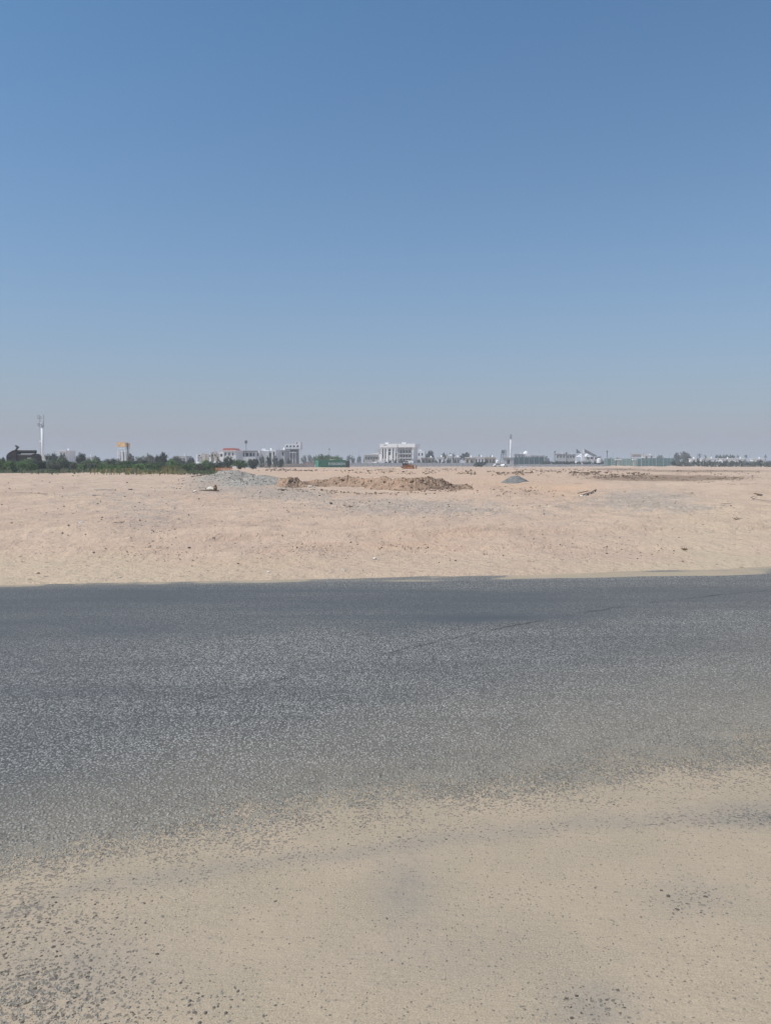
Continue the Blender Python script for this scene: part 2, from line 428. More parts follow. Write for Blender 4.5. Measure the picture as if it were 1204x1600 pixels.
h2 = math_n(nt, 'MULTIPLY', math_n(nt, 'SUBTRACT', 1.0, ramp(nt, v2.outputs['Distance'], .15, .62)), math_n(nt, 'MULTIPLY_ADD', s2.outputs[1], .7, .3))
stone = math_n(nt, 'ADD', math_n(nt, 'MULTIPLY', h1, .7), math_n(nt, 'MULTIPLY', h2, .35))
a1 = mixc(nt, ramp(nt, s1.outputs[0], 0, 1), (.185, .185, .182), (.52, .515, .495))
a2 = mixc(nt, ramp(nt, s2.outputs[0], .0, 1), (.185, .186, .182), (.39, .387, .372))
ac = mixc(nt, h1, a2, a1)
ac = mixc(nt, math_n(nt, 'SUBTRACT', 1.0, ramp(nt, stone, .0, .30)), ac, (.065, .066, .066))
glint = math_n(nt, 'GREATER_THAN', s1.outputs[2], .994)
ac = mixc(nt, math_n(nt, 'MULTIPLY', glint, .6), ac, (.5, .5, .48))
lf = noise_n(nt, co, .8, 5, .6)
mpn = N(nt, 'ShaderNodeMapping'); mpn.inputs['Scale'].default_value = (.25, 2.2, 1); mpn.inputs['Rotation'].default_value = (0, 0, radians(-7)); nt.links.new(co, mpn.inputs[0])
lf2 = noise_n(nt, mpn.outputs[0], 1.0, 5, .6)
ac = mixc(nt, ramp(nt, lf2, .40, .66, 0, .34), ac, (.065, .070, .078))
ac = mixc(nt, math_n(nt, 'MULTIPLY', wear, .75, clamp=True), ac, (.080, .090, .102))
# dust lodged between the stones
dl = math_n(nt, 'ADD', dust, math_n(nt, 'MULTIPLY', math_n(nt, 'SUBTRACT', noise_n(nt, co, 5.5, 5, .65), .5), .35))
dl = math_n(nt, 'ADD', dl, math_n(nt, 'MULTIPLY', math_n(nt, 'SUBTRACT', noise_n(nt, co, 40, 3, .6), .5), .35))
cov = math_n(nt, 'SUBTRACT', math_n(nt, 'MULTIPLY', dl, 1.3), math_n(nt, 'MULTIPLY_ADD', stone, .95, .06))
dm = ramp(nt, cov, -.08, .12)
gf = noise_n(nt, co, 190, 3, .7); gf2 = noise_n(nt, co, 1.6, 5, .65)
dc = mixc(nt, ramp(nt, gf, .3, .7), (.255, .210, .155), (.43, .358, .266))
dc = mixc(nt, ramp(nt, gf2, .35, .68, 0, .5), dc, (.43, .338, .25))
# darker grit on top of the thin sand
v3 = N(nt, 'ShaderNodeTexVoronoi'); v3.inputs['Scale'].default_value = 48; v3.inputs['Randomness'].default_value = 1; nt.links.new(co, v3.inputs['Vector'])
s3 = N(nt, 'ShaderNodeSeparateColor'); nt.links.new(v3.outputs['Color'], s3.inputs[0])
pk = math_n(nt, 'LESS_THAN', v3.outputs['Distance'], math_n(nt, 'MULTIPLY', ramp(nt, s3.outputs[0], .45, 1.0), .25))
dc = mixc(nt, math_n(nt, 'MULTIPLY', pk, .6), dc, (.17, .155, .13))
film = attr(nt, 'film')
ac = mixc(nt, film, ac, (.305, .268, .212))
dc = mixc(nt, math_n(nt, 'MULTIPLY', attr(nt, 'stain'), math_n(nt, 'MULTIPLY_ADD', noise_n(nt, co, 9, 4, .7), .9, .1), clamp=True), dc, (.20, .19, .18))
cc = mixc(nt, dm, ac, dc)
# dark pits and chips among the dust, the shaded sides of stones painted in
v4 = N(nt, 'ShaderNodeTexVoronoi'); v4.inputs['Scale'].default_value = 92; nt.links.new(co, v4.inputs['Vector'])
s4 = N(nt, 'ShaderNodeSeparateColor'); nt.links.new(v4.outputs['Color'], s4.inputs[0])
v4n = math_n(nt, 'ADD', v4.outputs['Distance'], math_n(nt, 'MULTIPLY', math_n(nt, 'SUBTRACT', noise_n(nt, co, 210, 2, .6), .5), 1.1))
thr = math_n(nt, 'MULTIPLY', ramp(nt, math_n(nt, 'ADD', s4.outputs[0], math_n(nt, 'MULTIPLY', math_n(nt, 'MULTIPLY', bare, ramp(nt, noise_n(nt, co, 3.2, 5, .7), .34, .62, .25, 1.15)), .58)), .72, 1.35), .62)
pit = ramp(nt, math_n(nt, 'SUBTRACT', thr, v4n), -.03, .09)
cc = mixc(nt, math_n(nt, 'MULTIPLY', pit, .62), cc, mixc(nt, s4.outputs[1], (.07, .07, .068), (.17, .165, .155)))
# joint between two strips of paving
jp = [ground(395, 1076), ground(480, 1050), ground(560, 1030), ground(700, 1000), ground(850, 968), ground(1000, 945), ground(1204, 922)]
pj = np.polyfit([a for a, b in jp], [b for a, b in jp], 2)
sx = N(nt, 'ShaderNodeSeparateXYZ'); nt.links.new(co, sx.inputs[0])
fx = math_n(nt, 'MULTIPLY_ADD', math_n(nt, 'MULTIPLY', sx.outputs[0], sx.outputs[0]), float(pj[0]), math_n(nt, 'MULTIPLY_ADD', sx.outputs[0], float(pj[1]), float(pj[2])))
jd = math_n(nt, 'ABSOLUTE', math_n(nt, 'SUBTRACT', sx.outputs[1], math_n(nt, 'ADD', fx, math_n(nt, 'MULTIPLY', math_n(nt, 'SUBTRACT', noise_n(nt, co, 4, 4, .7), .5), .16))))
jw = math_n(nt, 'MULTIPLY', ramp(nt, noise_n(nt, co, 1.9, 4, .7), .36, .60), ramp(nt, sx.outputs[0], -1.6, 1.2, .55, 1.0))
jm = math_n(nt, 'MULTIPLY', math_n(nt, 'SUBTRACT', 1.0, ramp(nt, jd, .004, .045)), jw)
cc = mixc(nt, math_n(nt, 'MULTIPLY', jm, .62), cc, (.03, .03, .032))
nt.links.new(cc, bs.inputs['Base Color']); bs.inputs['Roughness'].default_value = .85; bs.inputs['Specular IOR Level'].default_value = .3
hh = math_n(nt, 'MAXIMUM', math_n(nt, 'MULTIPLY', stone, .0105), math_n(nt, 'MULTIPLY_ADD', dl, .0095, math_n(nt, 'MULTIPLY', gf, .0010)))
rpm = N(nt, 'ShaderNodeMapping'); rpm.inputs['Scale'].default_value = (5, 26, 1); rpm.inputs['Rotation'].default_value = (0, 0, radians(-14)); nt.links.new(co, rpm.inputs[0])
rip = noise_n(nt, rpm.outputs[0], 1.0, 5, .7)
hh = math_n(nt, 'ADD', hh, math_n(nt, 'MULTIPLY', math_n(nt, 'MULTIPLY', rip, dm), .010))
hh = math_n(nt, 'SUBTRACT', hh, math_n(nt, 'ADD', math_n(nt, 'MULTIPLY', jm, .012), math_n(nt, 'MULTIPLY', pit, .003)))
bn = N(nt, 'ShaderNodeBump'); bn.inputs['Strength'].default_value = .9; bn.inputs['Distance'].default_value = 1.0
nt.links.new(hh, bn.inputs['Height']); nt.links.new(bn.outputs[0], bs.inputs['Normal'])

tu = np.linspace(-1, 1, 641); tx = (.06 * tu + .94 * np.sign(tu) * np.abs(tu) ** 4) * 190
tv = np.concatenate([np.linspace(-10.4, -2, 190), np.linspace(-1.97, .6, 70)])
RX = np.repeat(tx[None, :], len(tv), 0); RY = edge_y(RX) + tv[:, None]
QX, QY = project(RX, RY, RX * 0)
def drift(x, y):
    """how far inside the sand drift a point of the road lies"""
    qx, qy = project(x, y, x * 0)
    b = poly_line(qx, [(-600, 1620), (-200, 1480), (0, 1402), (150, 1362), (300, 1336), (450, 1312), (600, 1284), (800, 1256), (1000, 1236), (1204, 1212), (1600, 1190), (2600, 1170)])
    b = np.where(y < .8, -1e3, b) + 24 * fbm(x * .9, y * 1.2, 3, 40) + 18 * fbm(x * 3.2, y * 3.2, 4, 41)
    return qy - b, b
def road_z(x, y):
    return .004 * fbm(x * .8, y * .8, 3, 31) + .012 * fbm(x * .2, y * .25, 2, 33) + .016 * sstep(-6, 50, drift(x, y)[0])
RZ = road_z(RX, RY); bound = drift(RX, RY)[1]
dd = QY - bound                                    # pixels below the edge of the drift
band2 = poly_line(QX, [(0, 1440), (150, 1392), (300, 1372), (500, 1345), (700, 1312), (900, 1296), (1060, 1290), (1204, 1286)])
dust_a = .88 * sstep(-24, 20, dd) + (.22 * sstep(-120, 0, dd) - .10) * (1 - sstep(-14, 14, dd)) + .0
dust_a += .28 * np.exp(-((dd - 25) / 22) ** 2) + .20 * sstep(-110, -5, dd) * (1 - sstep(-10, 15, dd)) * (1 - .6 * sstep(300, 700, QX))
dust_a -= .30 * np.exp(-((QY - band2 + 18 * fbm(RX * 3, RY * 3, 3, 43)) / 12) ** 2) * sstep(-100, 250, QX)
dust_a -= .62 * spot(QX, QY, 30, 1570, 230, 95) + .45 * spot(QX, QY, 90, 1440, 150, 50) * (fbm(RX * 4, RY * 4, 3, 47) > -.1)
dust_a -= .28 * spot(QX, QY, 640, 1400, 55, 45) + .38 * spot(QX, QY, 930, 1580, 70, 30) + .32 * spot(QX, QY, 1080, 1415, 90, 22) + .5 * spot(QX, QY, 1190, 1275, 110, 20) + .2 * spot(QX, QY, 870, 1480, 80, 30)
dust_a += 1.15 * np.exp(-((QY - poly_line(QX, [(640, 905), (800, 900.5), (950, 898), (1100, 895.5), (1204, 893), (1500, 890)]) + 2 * fbm(RX * 1.5, RY * 2, 3, 77)) / 3.4) ** 4) * sstep(760, 830, QX + 30 * fbm(RX * 3, RY * 3, 3, 78)) * (1 - sstep(1130, 1230, QX)) + .35 * spot(QX, QY, 640, 907, 60, 2.0) + 0.0
dust_a += (.35 + .9 * fbm(RX * 1.5, RY * 0, 4, 57)) * np.exp(-((RY - edge_y(RX)) / .16) ** 2)
wl = poly_line(QX, [(-400, 1010), (0, 1000), (600, 985), (900, 968), (1204, 950), (1600, 940)])
wear_a = .78 * sstep(905, 925, QY) * (1 - sstep(-14, 14, QY - wl + 22 * fbm(RX * 1.5, RY * 1.5, 3, 53))) * (.85 + .5 * fbm(RX * .5, RY * 1.8, 4, 51)) \
    + .6 * spot(QX, QY, 780, 966, 160, 7) + .45 * spot(QX, QY, 500, 1046, 40, 5) + .35 * spot(QX, QY, 660, 1046, 60, 5) + .30 * (1 - sstep(50, 420, QX)) * (1 - sstep(1150, 1350, QY))
coarse_a = .22 + .50 * np.exp(-((dd + 40) / 60) ** 2) + .25 * sstep(-300, -60, dd) - .40 * sstep(0, 40, dd) + .95 * spot(QX, QY, 20, 1575, 200, 85) + .5 * spot(QX, QY, 70, 1445, 130, 35) \
    + .35 * np.exp(-((QY - band2) / 14) ** 2) + .5 * spot(QX, QY, 1080, 1415, 80, 25) + .4 * spot(QX, QY, 930, 1580, 70, 30) + .5 * spot(QX, QY, 1190, 1275, 100, 22)
coarse_a = np.clip(coarse_a, .12, 1)
stain_a = .8 * spot(QX, QY, 635, 1395, 50, 50) + .9 * spot(QX, QY, 925, 1580, 65, 35) + .55 * spot(QX, QY, 1080, 1410, 70, 30) + .9 * spot(QX, QY, 1190, 1272, 110, 18) + .5 * np.exp(-((QY - band2 + 14 * fbm(RX * 3, RY * 3, 3, 44)) / 13) ** 2) \
    + .6 * spot(QX, QY, 130, 1520, 150, 60) + .35 * spot(QX, QY, 700, 1500, 200, 60)
me = grid_mesh('road', RX, RY, RZ, m_road, {'dust': dust_a, 'wear': wear_a, 'coarse': coarse_a, 'stain': stain_a, 'film': np.clip(.70 * sstep(-250, 0, dd) + .08 * sstep(700, 1200, QX) + .3 * np.exp(-((RY - edge_y(RX)) / .25) ** 2), 0, .9)})
tag(put(me, 'road'), kind='structure')

# ------------------------------------------------------------------ stones: a few shapes, many copies
def rock_verts(seed, sub=1):
    import bmesh
    bm = bmesh.new(); bmesh.ops.create_icosphere(bm, subdivisions=sub, radius=1)
    rnd = random.Random(seed); ax = [Vector((rnd.gauss(0, 1), rnd.gauss(0, 1), rnd.gauss(0, 1))).normalized() for _ in range(5)]
    of = [rnd.uniform(.55, .9) for _ in ax]
    for v in bm.verts:
        for a, k in zip(ax, of):
            d = v.co.dot(a)
            if d > k: v.co -= a * (d - k)
        v.co *= rnd.uniform(.88, 1.1); v.co.z *= .72
    V = np.array([v.co[:] for v in bm.verts]); Fc = np.array([[v.index for v in f.verts] for f in bm.faces]); bm.free()
    return V, Fc
ROCK = [rock_verts(s, 2) for s in range(5)]; BIT = [rock_verts(s, 1) for s in range(10, 15)]
ROCKME = {k: [faces_mesh('stone', V, Fc, MT[k]) for V, Fc in ROCK] for k in ('stone_white', 'stone_grey', 'stone_dark', 'stone_brown', 'soil_clod')}
rnd = random.Random(3); rn = np.random.RandomState(5)
def scatter(name, pts, sizes, mat, parent=None, zoff=.2, base=BIT, zf=None):
    """many loose bits joined into one mesh"""
    P = np.asarray(pts, float)
    if P.shape[1] == 2: P = np.column_stack([P, terrain_z(P[:, 0], P[:, 1])])
    VV, FF, n = [], [], 0
    for i in range(len(P)):
        V, Fc = base[i % len(base)]; a = rn.rand() * 6.28; s = sizes[i]
        sc = s * (.7 + .6 * rn.rand(3)) * np.array([1, 1, .8]); v = V * sc
        v = np.column_stack([v[:, 0] * cos(a) - v[:, 1] * sin(a), v[:, 0] * sin(a) + v[:, 1] * cos(a), v[:, 2] + s * zoff]) + P[i]
        VV.append(v); FF.append(Fc + n); n += len(v)
    return put(faces_mesh(name, np.vstack(VV), np.vstack(FF), mat), name, parent)
def stone(px, py, wpx, kind, label=None, group=None, sq=(1, 1, 1), rz=None, name='stone'):
    x, y = ground(px, py); s = wpx / F * y / 2
    V = ROCKME[kind][rnd.randrange(5)]
    o = put(V, name, None, (x, y, gz(x, y) + s * sq[2] * .35), (0, 0, rnd.uniform(0, 6.28) if rz is None else rz), (s * sq[0], s * sq[1], s * sq[2]))
    return tag(o, label, 'stone', group)
stone(128, 822.5, 10, 'stone_white', 'pale chalky lump with a dark lower side on the left of the sand', sq=(1, .8, .9))
stone(585, 876.5, 7.5, 'stone_white', 'roundish white stone lying alone just beyond the middle of the road edge', sq=(1, .9, .9))
stone(305, 770, 5.5, 'stone_white', 'small white rock left of the broken slab with a plank', sq=(1, .9, .9))
stone(172, 783, 7, 'stone_brown', 'reddish brown stone just below the grey planks', sq=(1, .8, .6))
stone(204, 769, 9, 'stone_dark', 'flat dark stone right of the two planks on the left sand', sq=(1, .7, .4))
stone(94, 855.5, 5, 'stone_brown', 'smooth brown pebble on the left sand below the chalky lump', sq=(1, .8, .7))
stone(442, 768.5, 7, 'stone_dark', 'dark grey rubble lump in front of the left end of the soil bank', sq=(1, .8, .7))
stone(452, 772, 6, 'stone_grey', 'grey angular rubble lump just right of the darker one before the soil bank', sq=(1, .8, .7))
stone(439.5, 777.5, 6, 'stone_white', 'thin white flake lying below the two rubble lumps', sq=(1, .7, .3))
stone(479, 770, 3.2, 'stone_white', 'tiny bright white stone on the gravel before the soil bank')
stone(517, 789.5, 6.5, 'stone_dark', 'dark lump at the end of the gravel streak below the soil bank', sq=(1, .8, .7))
stone(336, 821, 5, 'stone_dark', 'lone dark stone on open sand below the gravel heap', sq=(1, .8, .8))
stone(297, 1308, 6, 'stone_white', 'small white chip on the asphalt near the edge of the sand drift', sq=(1, .8, .6), name='stone_chip')
stone(541, 1194, 7, 'stone_white', 'thin pale chip lying on the asphalt left of centre', sq=(1, .6, .35), name='stone_chip')
stone(296, 861, 6, 'stone_dark', 'dark stone with a pale foot on the sand left of centre', sq=(1, .8, .8))
stone(908, 780, 6, 'stone_white', 'white rubble stone at the left of the stick heap by the orange hollow')
stone(916, 778, 6, 'stone_dark', 'dark rubble stone next to the white one by the orange hollow')
stone(912, 775, 5, 'stone_grey', 'grey rubble stone at the foot of the stick heap by the orange hollow')
stone(745, 771, 4, 'stone_brown', 'small brown clod stone at the end of the soil bank', sq=(1, .8, .8))
for px, py, w, k in ((66, 754, 3.5, 'd'), (15, 762, 5, 'g'), (84, 763, 4, 'g'), (61, 772, 3, 'd'), (212, 789, 5, 'd'), (160, 811, 4, 'd'), (159, 820, 3, 'd'), (195, 811, 4, 'g'), (98, 839, 5, 'd'),
                     (108, 834, 5, 'g'), (125, 831, 4, 'g'), (134, 840, 3, 'd'), (84, 862, 5, 'd'), (146, 868, 5, 'g'), (233, 857, 4, 'd'), (238, 844, 4, 'w'), (234, 871, 5, 'g'), (203, 841, 4, 'g'),
                     (264, 848, 3, 'w'), (275, 842, 3, 'd'), (372, 884, 4, 'd'), (300, 887, 4, 'b'), (60, 899, 6, 'b'), (197, 879, 4, 'g'), (453, 829, 4, 'd'), (472, 851, 4, 'd'), (415, 857, 4, 'd'),
                     (410, 857, 3, 'd'), (408, 876, 3, 'b'), (402, 876, 3, 'b'), (463, 878, 3, 'b'), (434, 875, 3, 'b'), (548, 851, 4, 'd'), (540, 876, 3, 'd'), (613, 862, 3, 'w'), (640, 786, 4, 'w'),
                     (617, 801, 4, 'd'), (700, 791, 4, 'd'), (646, 862, 4, 'g'), (711, 879, 5, 'd'), (756, 868, 4, 'd'), (760, 868, 3, 'd'), (846, 861, 4, 'd'), (858, 862, 3, 'd'), (932, 859, 3, 'd'),
                     (947, 868, 4, 'd'), (963, 866, 3, 'd'), (977, 860, 4, 'd'), (1066, 880, 4, 'd'), (1052, 864, 4, 'd'), (632, 821, 3, 'd'), (538, 895, 5, 'w'), (535, 893, 4, 'w'), (420, 897, 6, 'w'),
                     (58, 899, 6, 'w'), (188, 905, 5, 'w'), (165, 859, 4, 'g'), (168, 797, 4, 'w'), (340, 791, 3, 'd'), (322, 791, 3, 'd'), (311, 782, 3, 'd'), (304, 776, 3, 'd'), (353, 789, 5, 'b'),
                     (557, 770, 4, 'g'), (548, 762, 3, 'w'), (740, 765, 4, 'w'), (830, 799, 4, 'w'), (856, 798, 4, 'w'), (880, 782, 4, 'w'), (1055, 775, 4, 'd'), (975, 766, 5, 'b'), (1080, 771, 5, 'b'),
                     (1119, 773, 6, 'b'), (640, 864, 3, 'd'), (567, 894, 4, 'g'), (780, 799, 3, 'g'), (700, 806, 3, 'w'), (505, 865, 4, 'w'), (488, 861, 4, 'w'), (350, 861, 4, 'w'), (325, 895, 4, 'g')):
    nm, g = {'d': ('stone_dark', 'dark pebbles scattered on the open sand'), 'g': ('stone_grey', 'grey pebbles scattered on the open sand'), 'w': ('stone_white', 'white pebbles scattered on the open sand'),
             'b': ('stone_brown', 'brown pebbles scattered on the open sand')}[k]
    stone(px, py, w, nm, {'d': 'small dark pebble ', 'g': 'small grey pebble ', 'w': 'tiny white pebble ', 'b': 'small brown pebble '}[k] + ('near the road edge, ' if py > 872 else 'midway on the sand, ' if py > 815 else 'far back on the sand, ') + next(t_ for a_, t_ in ((120, 'far left'), (260, 'left below the column tower'), (400, 'below the gravel heap'), (520, 'below the left half of the soil bank'), (720, 'below the right half of the soil bank'), (870, 'below the dark gravel cone'), (1000, 'below the orange hollow'), (9999, 'far right')) if px < a_), g, sq=(1, .8, .75), name='pebble')
# loose grit on the plain, too many to count
def px_cloud(n, cx, cy, sx, sy):
    a = cx + sx * rn.randn(n); b = cy + sy * rn.randn(n); b = np.clip(b, 738, 903)
    return [ground(p, q) for p, q in zip(a, b)]
pts = []
for c in ((170, 790, 130, 28, 420), (240, 850, 30, 14, 200), (240, 810, 30, 12, 160), (450, 775, 50, 10, 420), (540, 792, 60, 9, 420), (490, 862, 30, 5, 260), (250, 868, 40, 5, 160), (660, 800, 130, 14, 260), (850, 800, 160, 25, 200),
          (640, 860, 30, 6, 160), (880, 862, 80, 8, 160), (300, 760, 30, 8, 220), (650, 862, 330, 14, 500), (600, 830, 330, 30, 500), (800, 768, 40, 9, 120)):
    pts += px_cloud(c[4], *c[:4])
pts = np.array(pts); pts = pts[pts[:, 1] > edge_y(pts[:, 0]) + .25]
dd_ = np.hypot(pts[:, 0], pts[:, 1])
for mk, sl in (('stone_dark', slice(0, None, 3)), ('stone_grey', slice(1, None, 3)), ('stone_brown', slice(2, None, 3))):
    q = pts[sl]; s = dd_[sl] / F * np.clip(rn.lognormal(-.25, .4, len(q)), .3, 1.7)
    tag(scatter('gravel', q, s, MT[mk]), {'stone_dark': 'loose dark grit strewn over the sand', 'stone_grey': 'loose grey grit strewn over the sand', 'stone_brown': 'loose brown grit strewn over the sand'}[mk], 'gravel', kind='stuff')
# coarse stones of the worn asphalt that poke through the dust by the camera
pts = []; sz_ = []
for cx_, cy_, sx_, sy_, n in ((40, 1540, 110, 60, 1500), (110, 1440, 80, 30, 260), (200, 1580, 130, 30, 400), (1080, 1418, 60, 14, 60), (930, 1585, 45, 18, 120), (250, 1290, 260, 34, 600), (100, 1370, 160, 26, 220), (700, 1225, 300, 26, 300)):
    for p, q in zip(cx_ + sx_ * rn.randn(n), cy_ + sy_ * rn.randn(n)):
        if q > 1120: x_, y_ = ground(p, min(q, 1700)); pts.append((x_, y_, -.0005)); sz_.append(.0036 * min(2.2, rn.lognormal(0, .45)))
pts = np.array(pts); pts[:, 2] = road_z(pts[:, 0], pts[:, 1])
mt('chip_grey', (.165, .148, .125), var=.4, scale=30)
tag(scatter('asphalt_chippings', pts[::2], sz_[::2], MT['chip_grey'], zoff=-.2), 'grey stone chippings poking out of dusty worn asphalt', 'chippings', kind='stuff')
tag(scatter('asphalt_chippings', pts[1::4], sz_[1::4], MT['stone_dark'], zoff=-.15), 'dark stone chippings poking out of dusty worn asphalt', 'chippings', kind='stuff')
for px, py, w in ((1043, 1407, 11), (1101, 1408, 10), (1057, 1428, 11), (1032, 1398, 8), (1094, 1433, 6), (604, 1442, 7)):
    x, y = ground(px, py); s = w / F * y / 2.6
    tag(put(ROCKME['stone_dark'][rnd.randrange(5)], 'stone_chip', None, (x, y, float(road_z(np.array([x]), np.array([y]))[0]) + s * .12), (0, 0, rnd.uniform(0, 6)), (s, s * .7, s * .45)), 'dark stone chip sunk in the near sand at the lower right of the road', 'stone chip', 'dark chips in the near sand')

# ------------------------------------------------------------------ heaps and banks
def heap(name, cx, cy, rx, ry, h, mat, label, cat, seed=0, rough=.12, res=70, freq=1.2, prof=1.0, rz=0.0, flat=.0):
    u = np.linspace(-1.15, 1.15, res); A, B = np.meshgrid(u, u)
    r = np.hypot(A, B) + .12 * fbm(A * 2 + seed, B * 2, 3, seed)
    base = np.clip(1 - r, 0, 1) ** prof; base = np.where(base > 1 - flat, 1 - flat + (base - 1 + flat) * .3, base)
    X = A * rx; Y = B * ry
    wx, wy = cx + X * cos(rz) - Y * sin(rz), cy + X * sin(rz) + Y * cos(rz)
    Z = h * base * (1 + rough * 2 * fbm(wx * freq, wy * freq, 5, seed + 2)) + rough * h * .5 * fbm(wx * freq * 4, wy * freq * 4, 3, seed) * (base > .02)
    z0 = gz(cx, cy); G = terrain_z(wx, wy)
    Z = np.where(r < 1.0, G - z0 + Z, G - z0 - .12)
    o = put(grid_mesh(name, wx - cx, wy - cy, Z, mat, smooth=True), name, None, (cx, cy, z0))
    tag(o, label, cat)
    def top(x, y):
        i = np.argmin((wx - x) ** 2 + (wy - y) ** 2); return float(Z.ravel()[i])
    return o, top
def bits_on(o, top, n, rx, ry, s0, s1, mat, name='clod', base=BIT, rz=0.0):
    P, S = [], []
    for i in range(n):
        a = rn.rand() * 6.28; r = sqrt(rn.rand()) * .98; x, y = r * cos(a) * rx, r * sin(a) * ry
        x, y = x * cos(rz) - y * sin(rz), x * sin(rz) + y * cos(rz)
        P.append((x, y, top(o.location.x + x, o.location.y + y))); S.append(s0 + (s1 - s0) * rn.rand() ** 2.5)
    b = scatter(name, P, S, mat, o, zoff=.15); b['kind'] = 'stuff'; return b
m_gravelheap = plain('crushed_gravel', (.30, .272, .24), var=.35, scale=9, bump=.05, bscale=12, dirt=(.36, .32, .285))
m_soil = plain('dug_soil', (.285, .19, .130), var=.32, scale=1.3, bump=.14, bscale=6.5, dirt=(.19, .12, .08))
m_darkgravel = plain('dark_gravel', (.165, .165, .16), var=.2, scale=5, bump=.03, bscale=14)
m_orangesoil = plain('orange_soil', (.40, .22, .12), var=.25, scale=3, bump=.05, bscale=5)
m_sandheap = plain('heaped_sand', (.50, .36, .25), var=.12, scale=2, bump=.05, bscale=4)

x, y = ground(363, 752)
o, t = heap('gravel_heap', x, y, 2.9, 3.2, .92, m_gravelheap, 'large grey heap of crushed gravel at the left edge of the site', 'gravel heap', seed=3, rough=.10, prof=.95, freq=1.5)
bits_on(o, t, 1500, 2.7, 3.3, .015, .06, MT['stone_grey'], 'gravel'); bits_on(o, t, 30, 2.6, 3.2, .03, .08, MT['stone_white'], 'white_rubble'); bits_on(o, t, 160, 2.6, 3.2, .02, .07, MT['stone_dark'], 'dark_rubble')
x, y = ground(414, 757)
o, t = heap('gravel_heap', x, y, 3.0, 5.0, .50, m_gravelheap, 'low spread of grey gravel between the tall heap and the soil bank', 'gravel heap', seed=5, rough=.16, prof=.8, freq=1.1)
bits_on(o, t, 1300, 3.0, 5.0, .015, .06, MT['stone_grey'], 'gravel'); bits_on(o, t, 160, 3.0, 5.0, .02, .09, MT['stone_dark'], 'dark_rubble'); bits_on(o, t, 20, 3.0, 5.0, .03, .08, MT['stone_white'], 'white_rubble')
x, y = ground(376, 741)
heap('earth_heap', x, y, 1.6, 2.5, .42, m_orangesoil, 'small rusty brown earth heap behind the top of the gravel heap', 'earth heap', seed=8, rough=.2)
x, y = ground(804, 755)
o, t = heap('gravel_heap', x, y, 1.05, 1.5, .56, m_darkgravel, 'smooth dark blue grey gravel cone standing on the orange sand', 'gravel heap', seed=9, rough=.08, prof=.85, freq=2, flat=.2)
bits_on(o, t, 260, 1.15, 1.7, .01, .045, MT['stone_dark'], 'gravel')
# the long excavated bank
def bank():
    pts = [(431, 761, .55), (446, 762, .72), (470, 761.5, .48), (510, 761, .52), (548, 762, .58), (575, 764, .62), (605, 766, .72), (640, 767.5, .76), (672, 766.5, .74), (690, 766.0, .58), (706, 765.5, .40), (722, 765, .22), (742, 764.5, .04)]
    g = [(*ground(p, q), h) for p, q, h in pts]
    sx_ = np.linspace(0, 1, 620); n = len(g) - 1
    xs = np.interp(sx_ * n, range(n + 1), [a[0] for a in g]); ysb = np.interp(sx_ * n, range(n + 1), [a[1] for a in g]); hs = np.interp(sx_ * n, range(n + 1), [a[2] for a in g])
    hs = hs * .90 * (1 + .42 * fbm(xs * 1.0, xs * 0 + 3, 5, 61)); ysb = ysb + .5 * fbm(xs * .5, xs * 0, 4, 62)
    t = np.linspace(0, 1, 90); prof = np.interp(t, [0, .04, .13, .24, .34, .45, .75, 1], [-.2, 0, .26, .62, 1.0, .90, .35, -.25])
    run = np.interp(t, [0, .34, 1], [0, 1.9, 5.0])
    X = np.repeat(xs[None, :], len(t), 0); Y = ysb[None, :] + run[:, None]
    G = terrain_z(X, Y); body = prof[:, None] * hs[None, :]
    face = np.exp(-((t[:, None] - .22) / .2) ** 2)
    Z = body + np.clip(prof, 0, 1)[:, None] * (.20 * fbm(X * 1.6, Y * 1.2, 5, 63) + .10 * np.abs(fbm(X * 5, Y * 5, 3, 65)) + .05 * fbm(X * 14, Y * 9, 3, 69))
    Y = Y - face * (.35 * fbm(X * 1.1, Z * 2 + 5, 4, 66) + .16 * fbm(X * 4.5, Z * 2.5, 3, 67) + .10 * fbm(X * 11, Z * 4, 3, 68))
    z0 = 0.0; x0, y0 = float(xs.mean()), float(ysb.mean())
    Z = G + Z
    o = put(grid_mesh('soil_bank', X - x0, Y - y0, Z, m_soil, smooth=True), 'soil_bank', None, (x0, y0, 0))
    tag(o, 'long ragged bank of freshly dug brown soil across the middle of the site', 'soil bank')
    for n_, mk, s0, s1, nm in ((900, 'soil_clod', .02, .08, 'clod'), (700, 'dark_clod', .02, .08, 'dark_clod'), (50, 'stone_white', .02, .05, 'white_stone')):
        P, S = [], []
        for i in range(n_):
            a = int(rn.rand() * 65) + 3 if rn.rand() < .8 else int(rn.rand() * 6); b = int(rn.rand() * 610) + 4
            P.append((X[a, b] - x0, Y[a, b] - y0, Z[a, b])); S.append(s0 + (s1 - s0) * rn.rand() ** 2)
        q = scatter(nm, P, S, MT[mk], o, zoff=.1); q['kind'] = 'stuff'
    for px, py in ((438, 752), (452, 755), (556, 752), (566, 757), (571, 762), (520, 757), (640, 750), (655, 747), (672, 752), (700, 756), (627, 757), (615, 762), (690, 751), (600, 752)):
        xx, yy = ground(px, 763); s = rnd.uniform(.07, .13)
        i = np.argmin((X[3:40] - xx) ** 2 + (Z[3:40] - zat(py, yy + .6)) ** 2); j = i % X.shape[1]; k = 3 + i // X.shape[1]
        put(ROCKME['soil_clod'][rnd.randrange(5)], 'large_clod', o, (X[k, j] - x0, Y[k, j] - y0 - .03, Z[k, j]), (rnd.random(), rnd.random(), rnd.random() * 6), (s * 1.2, s, s * .9))
    return o
bank()
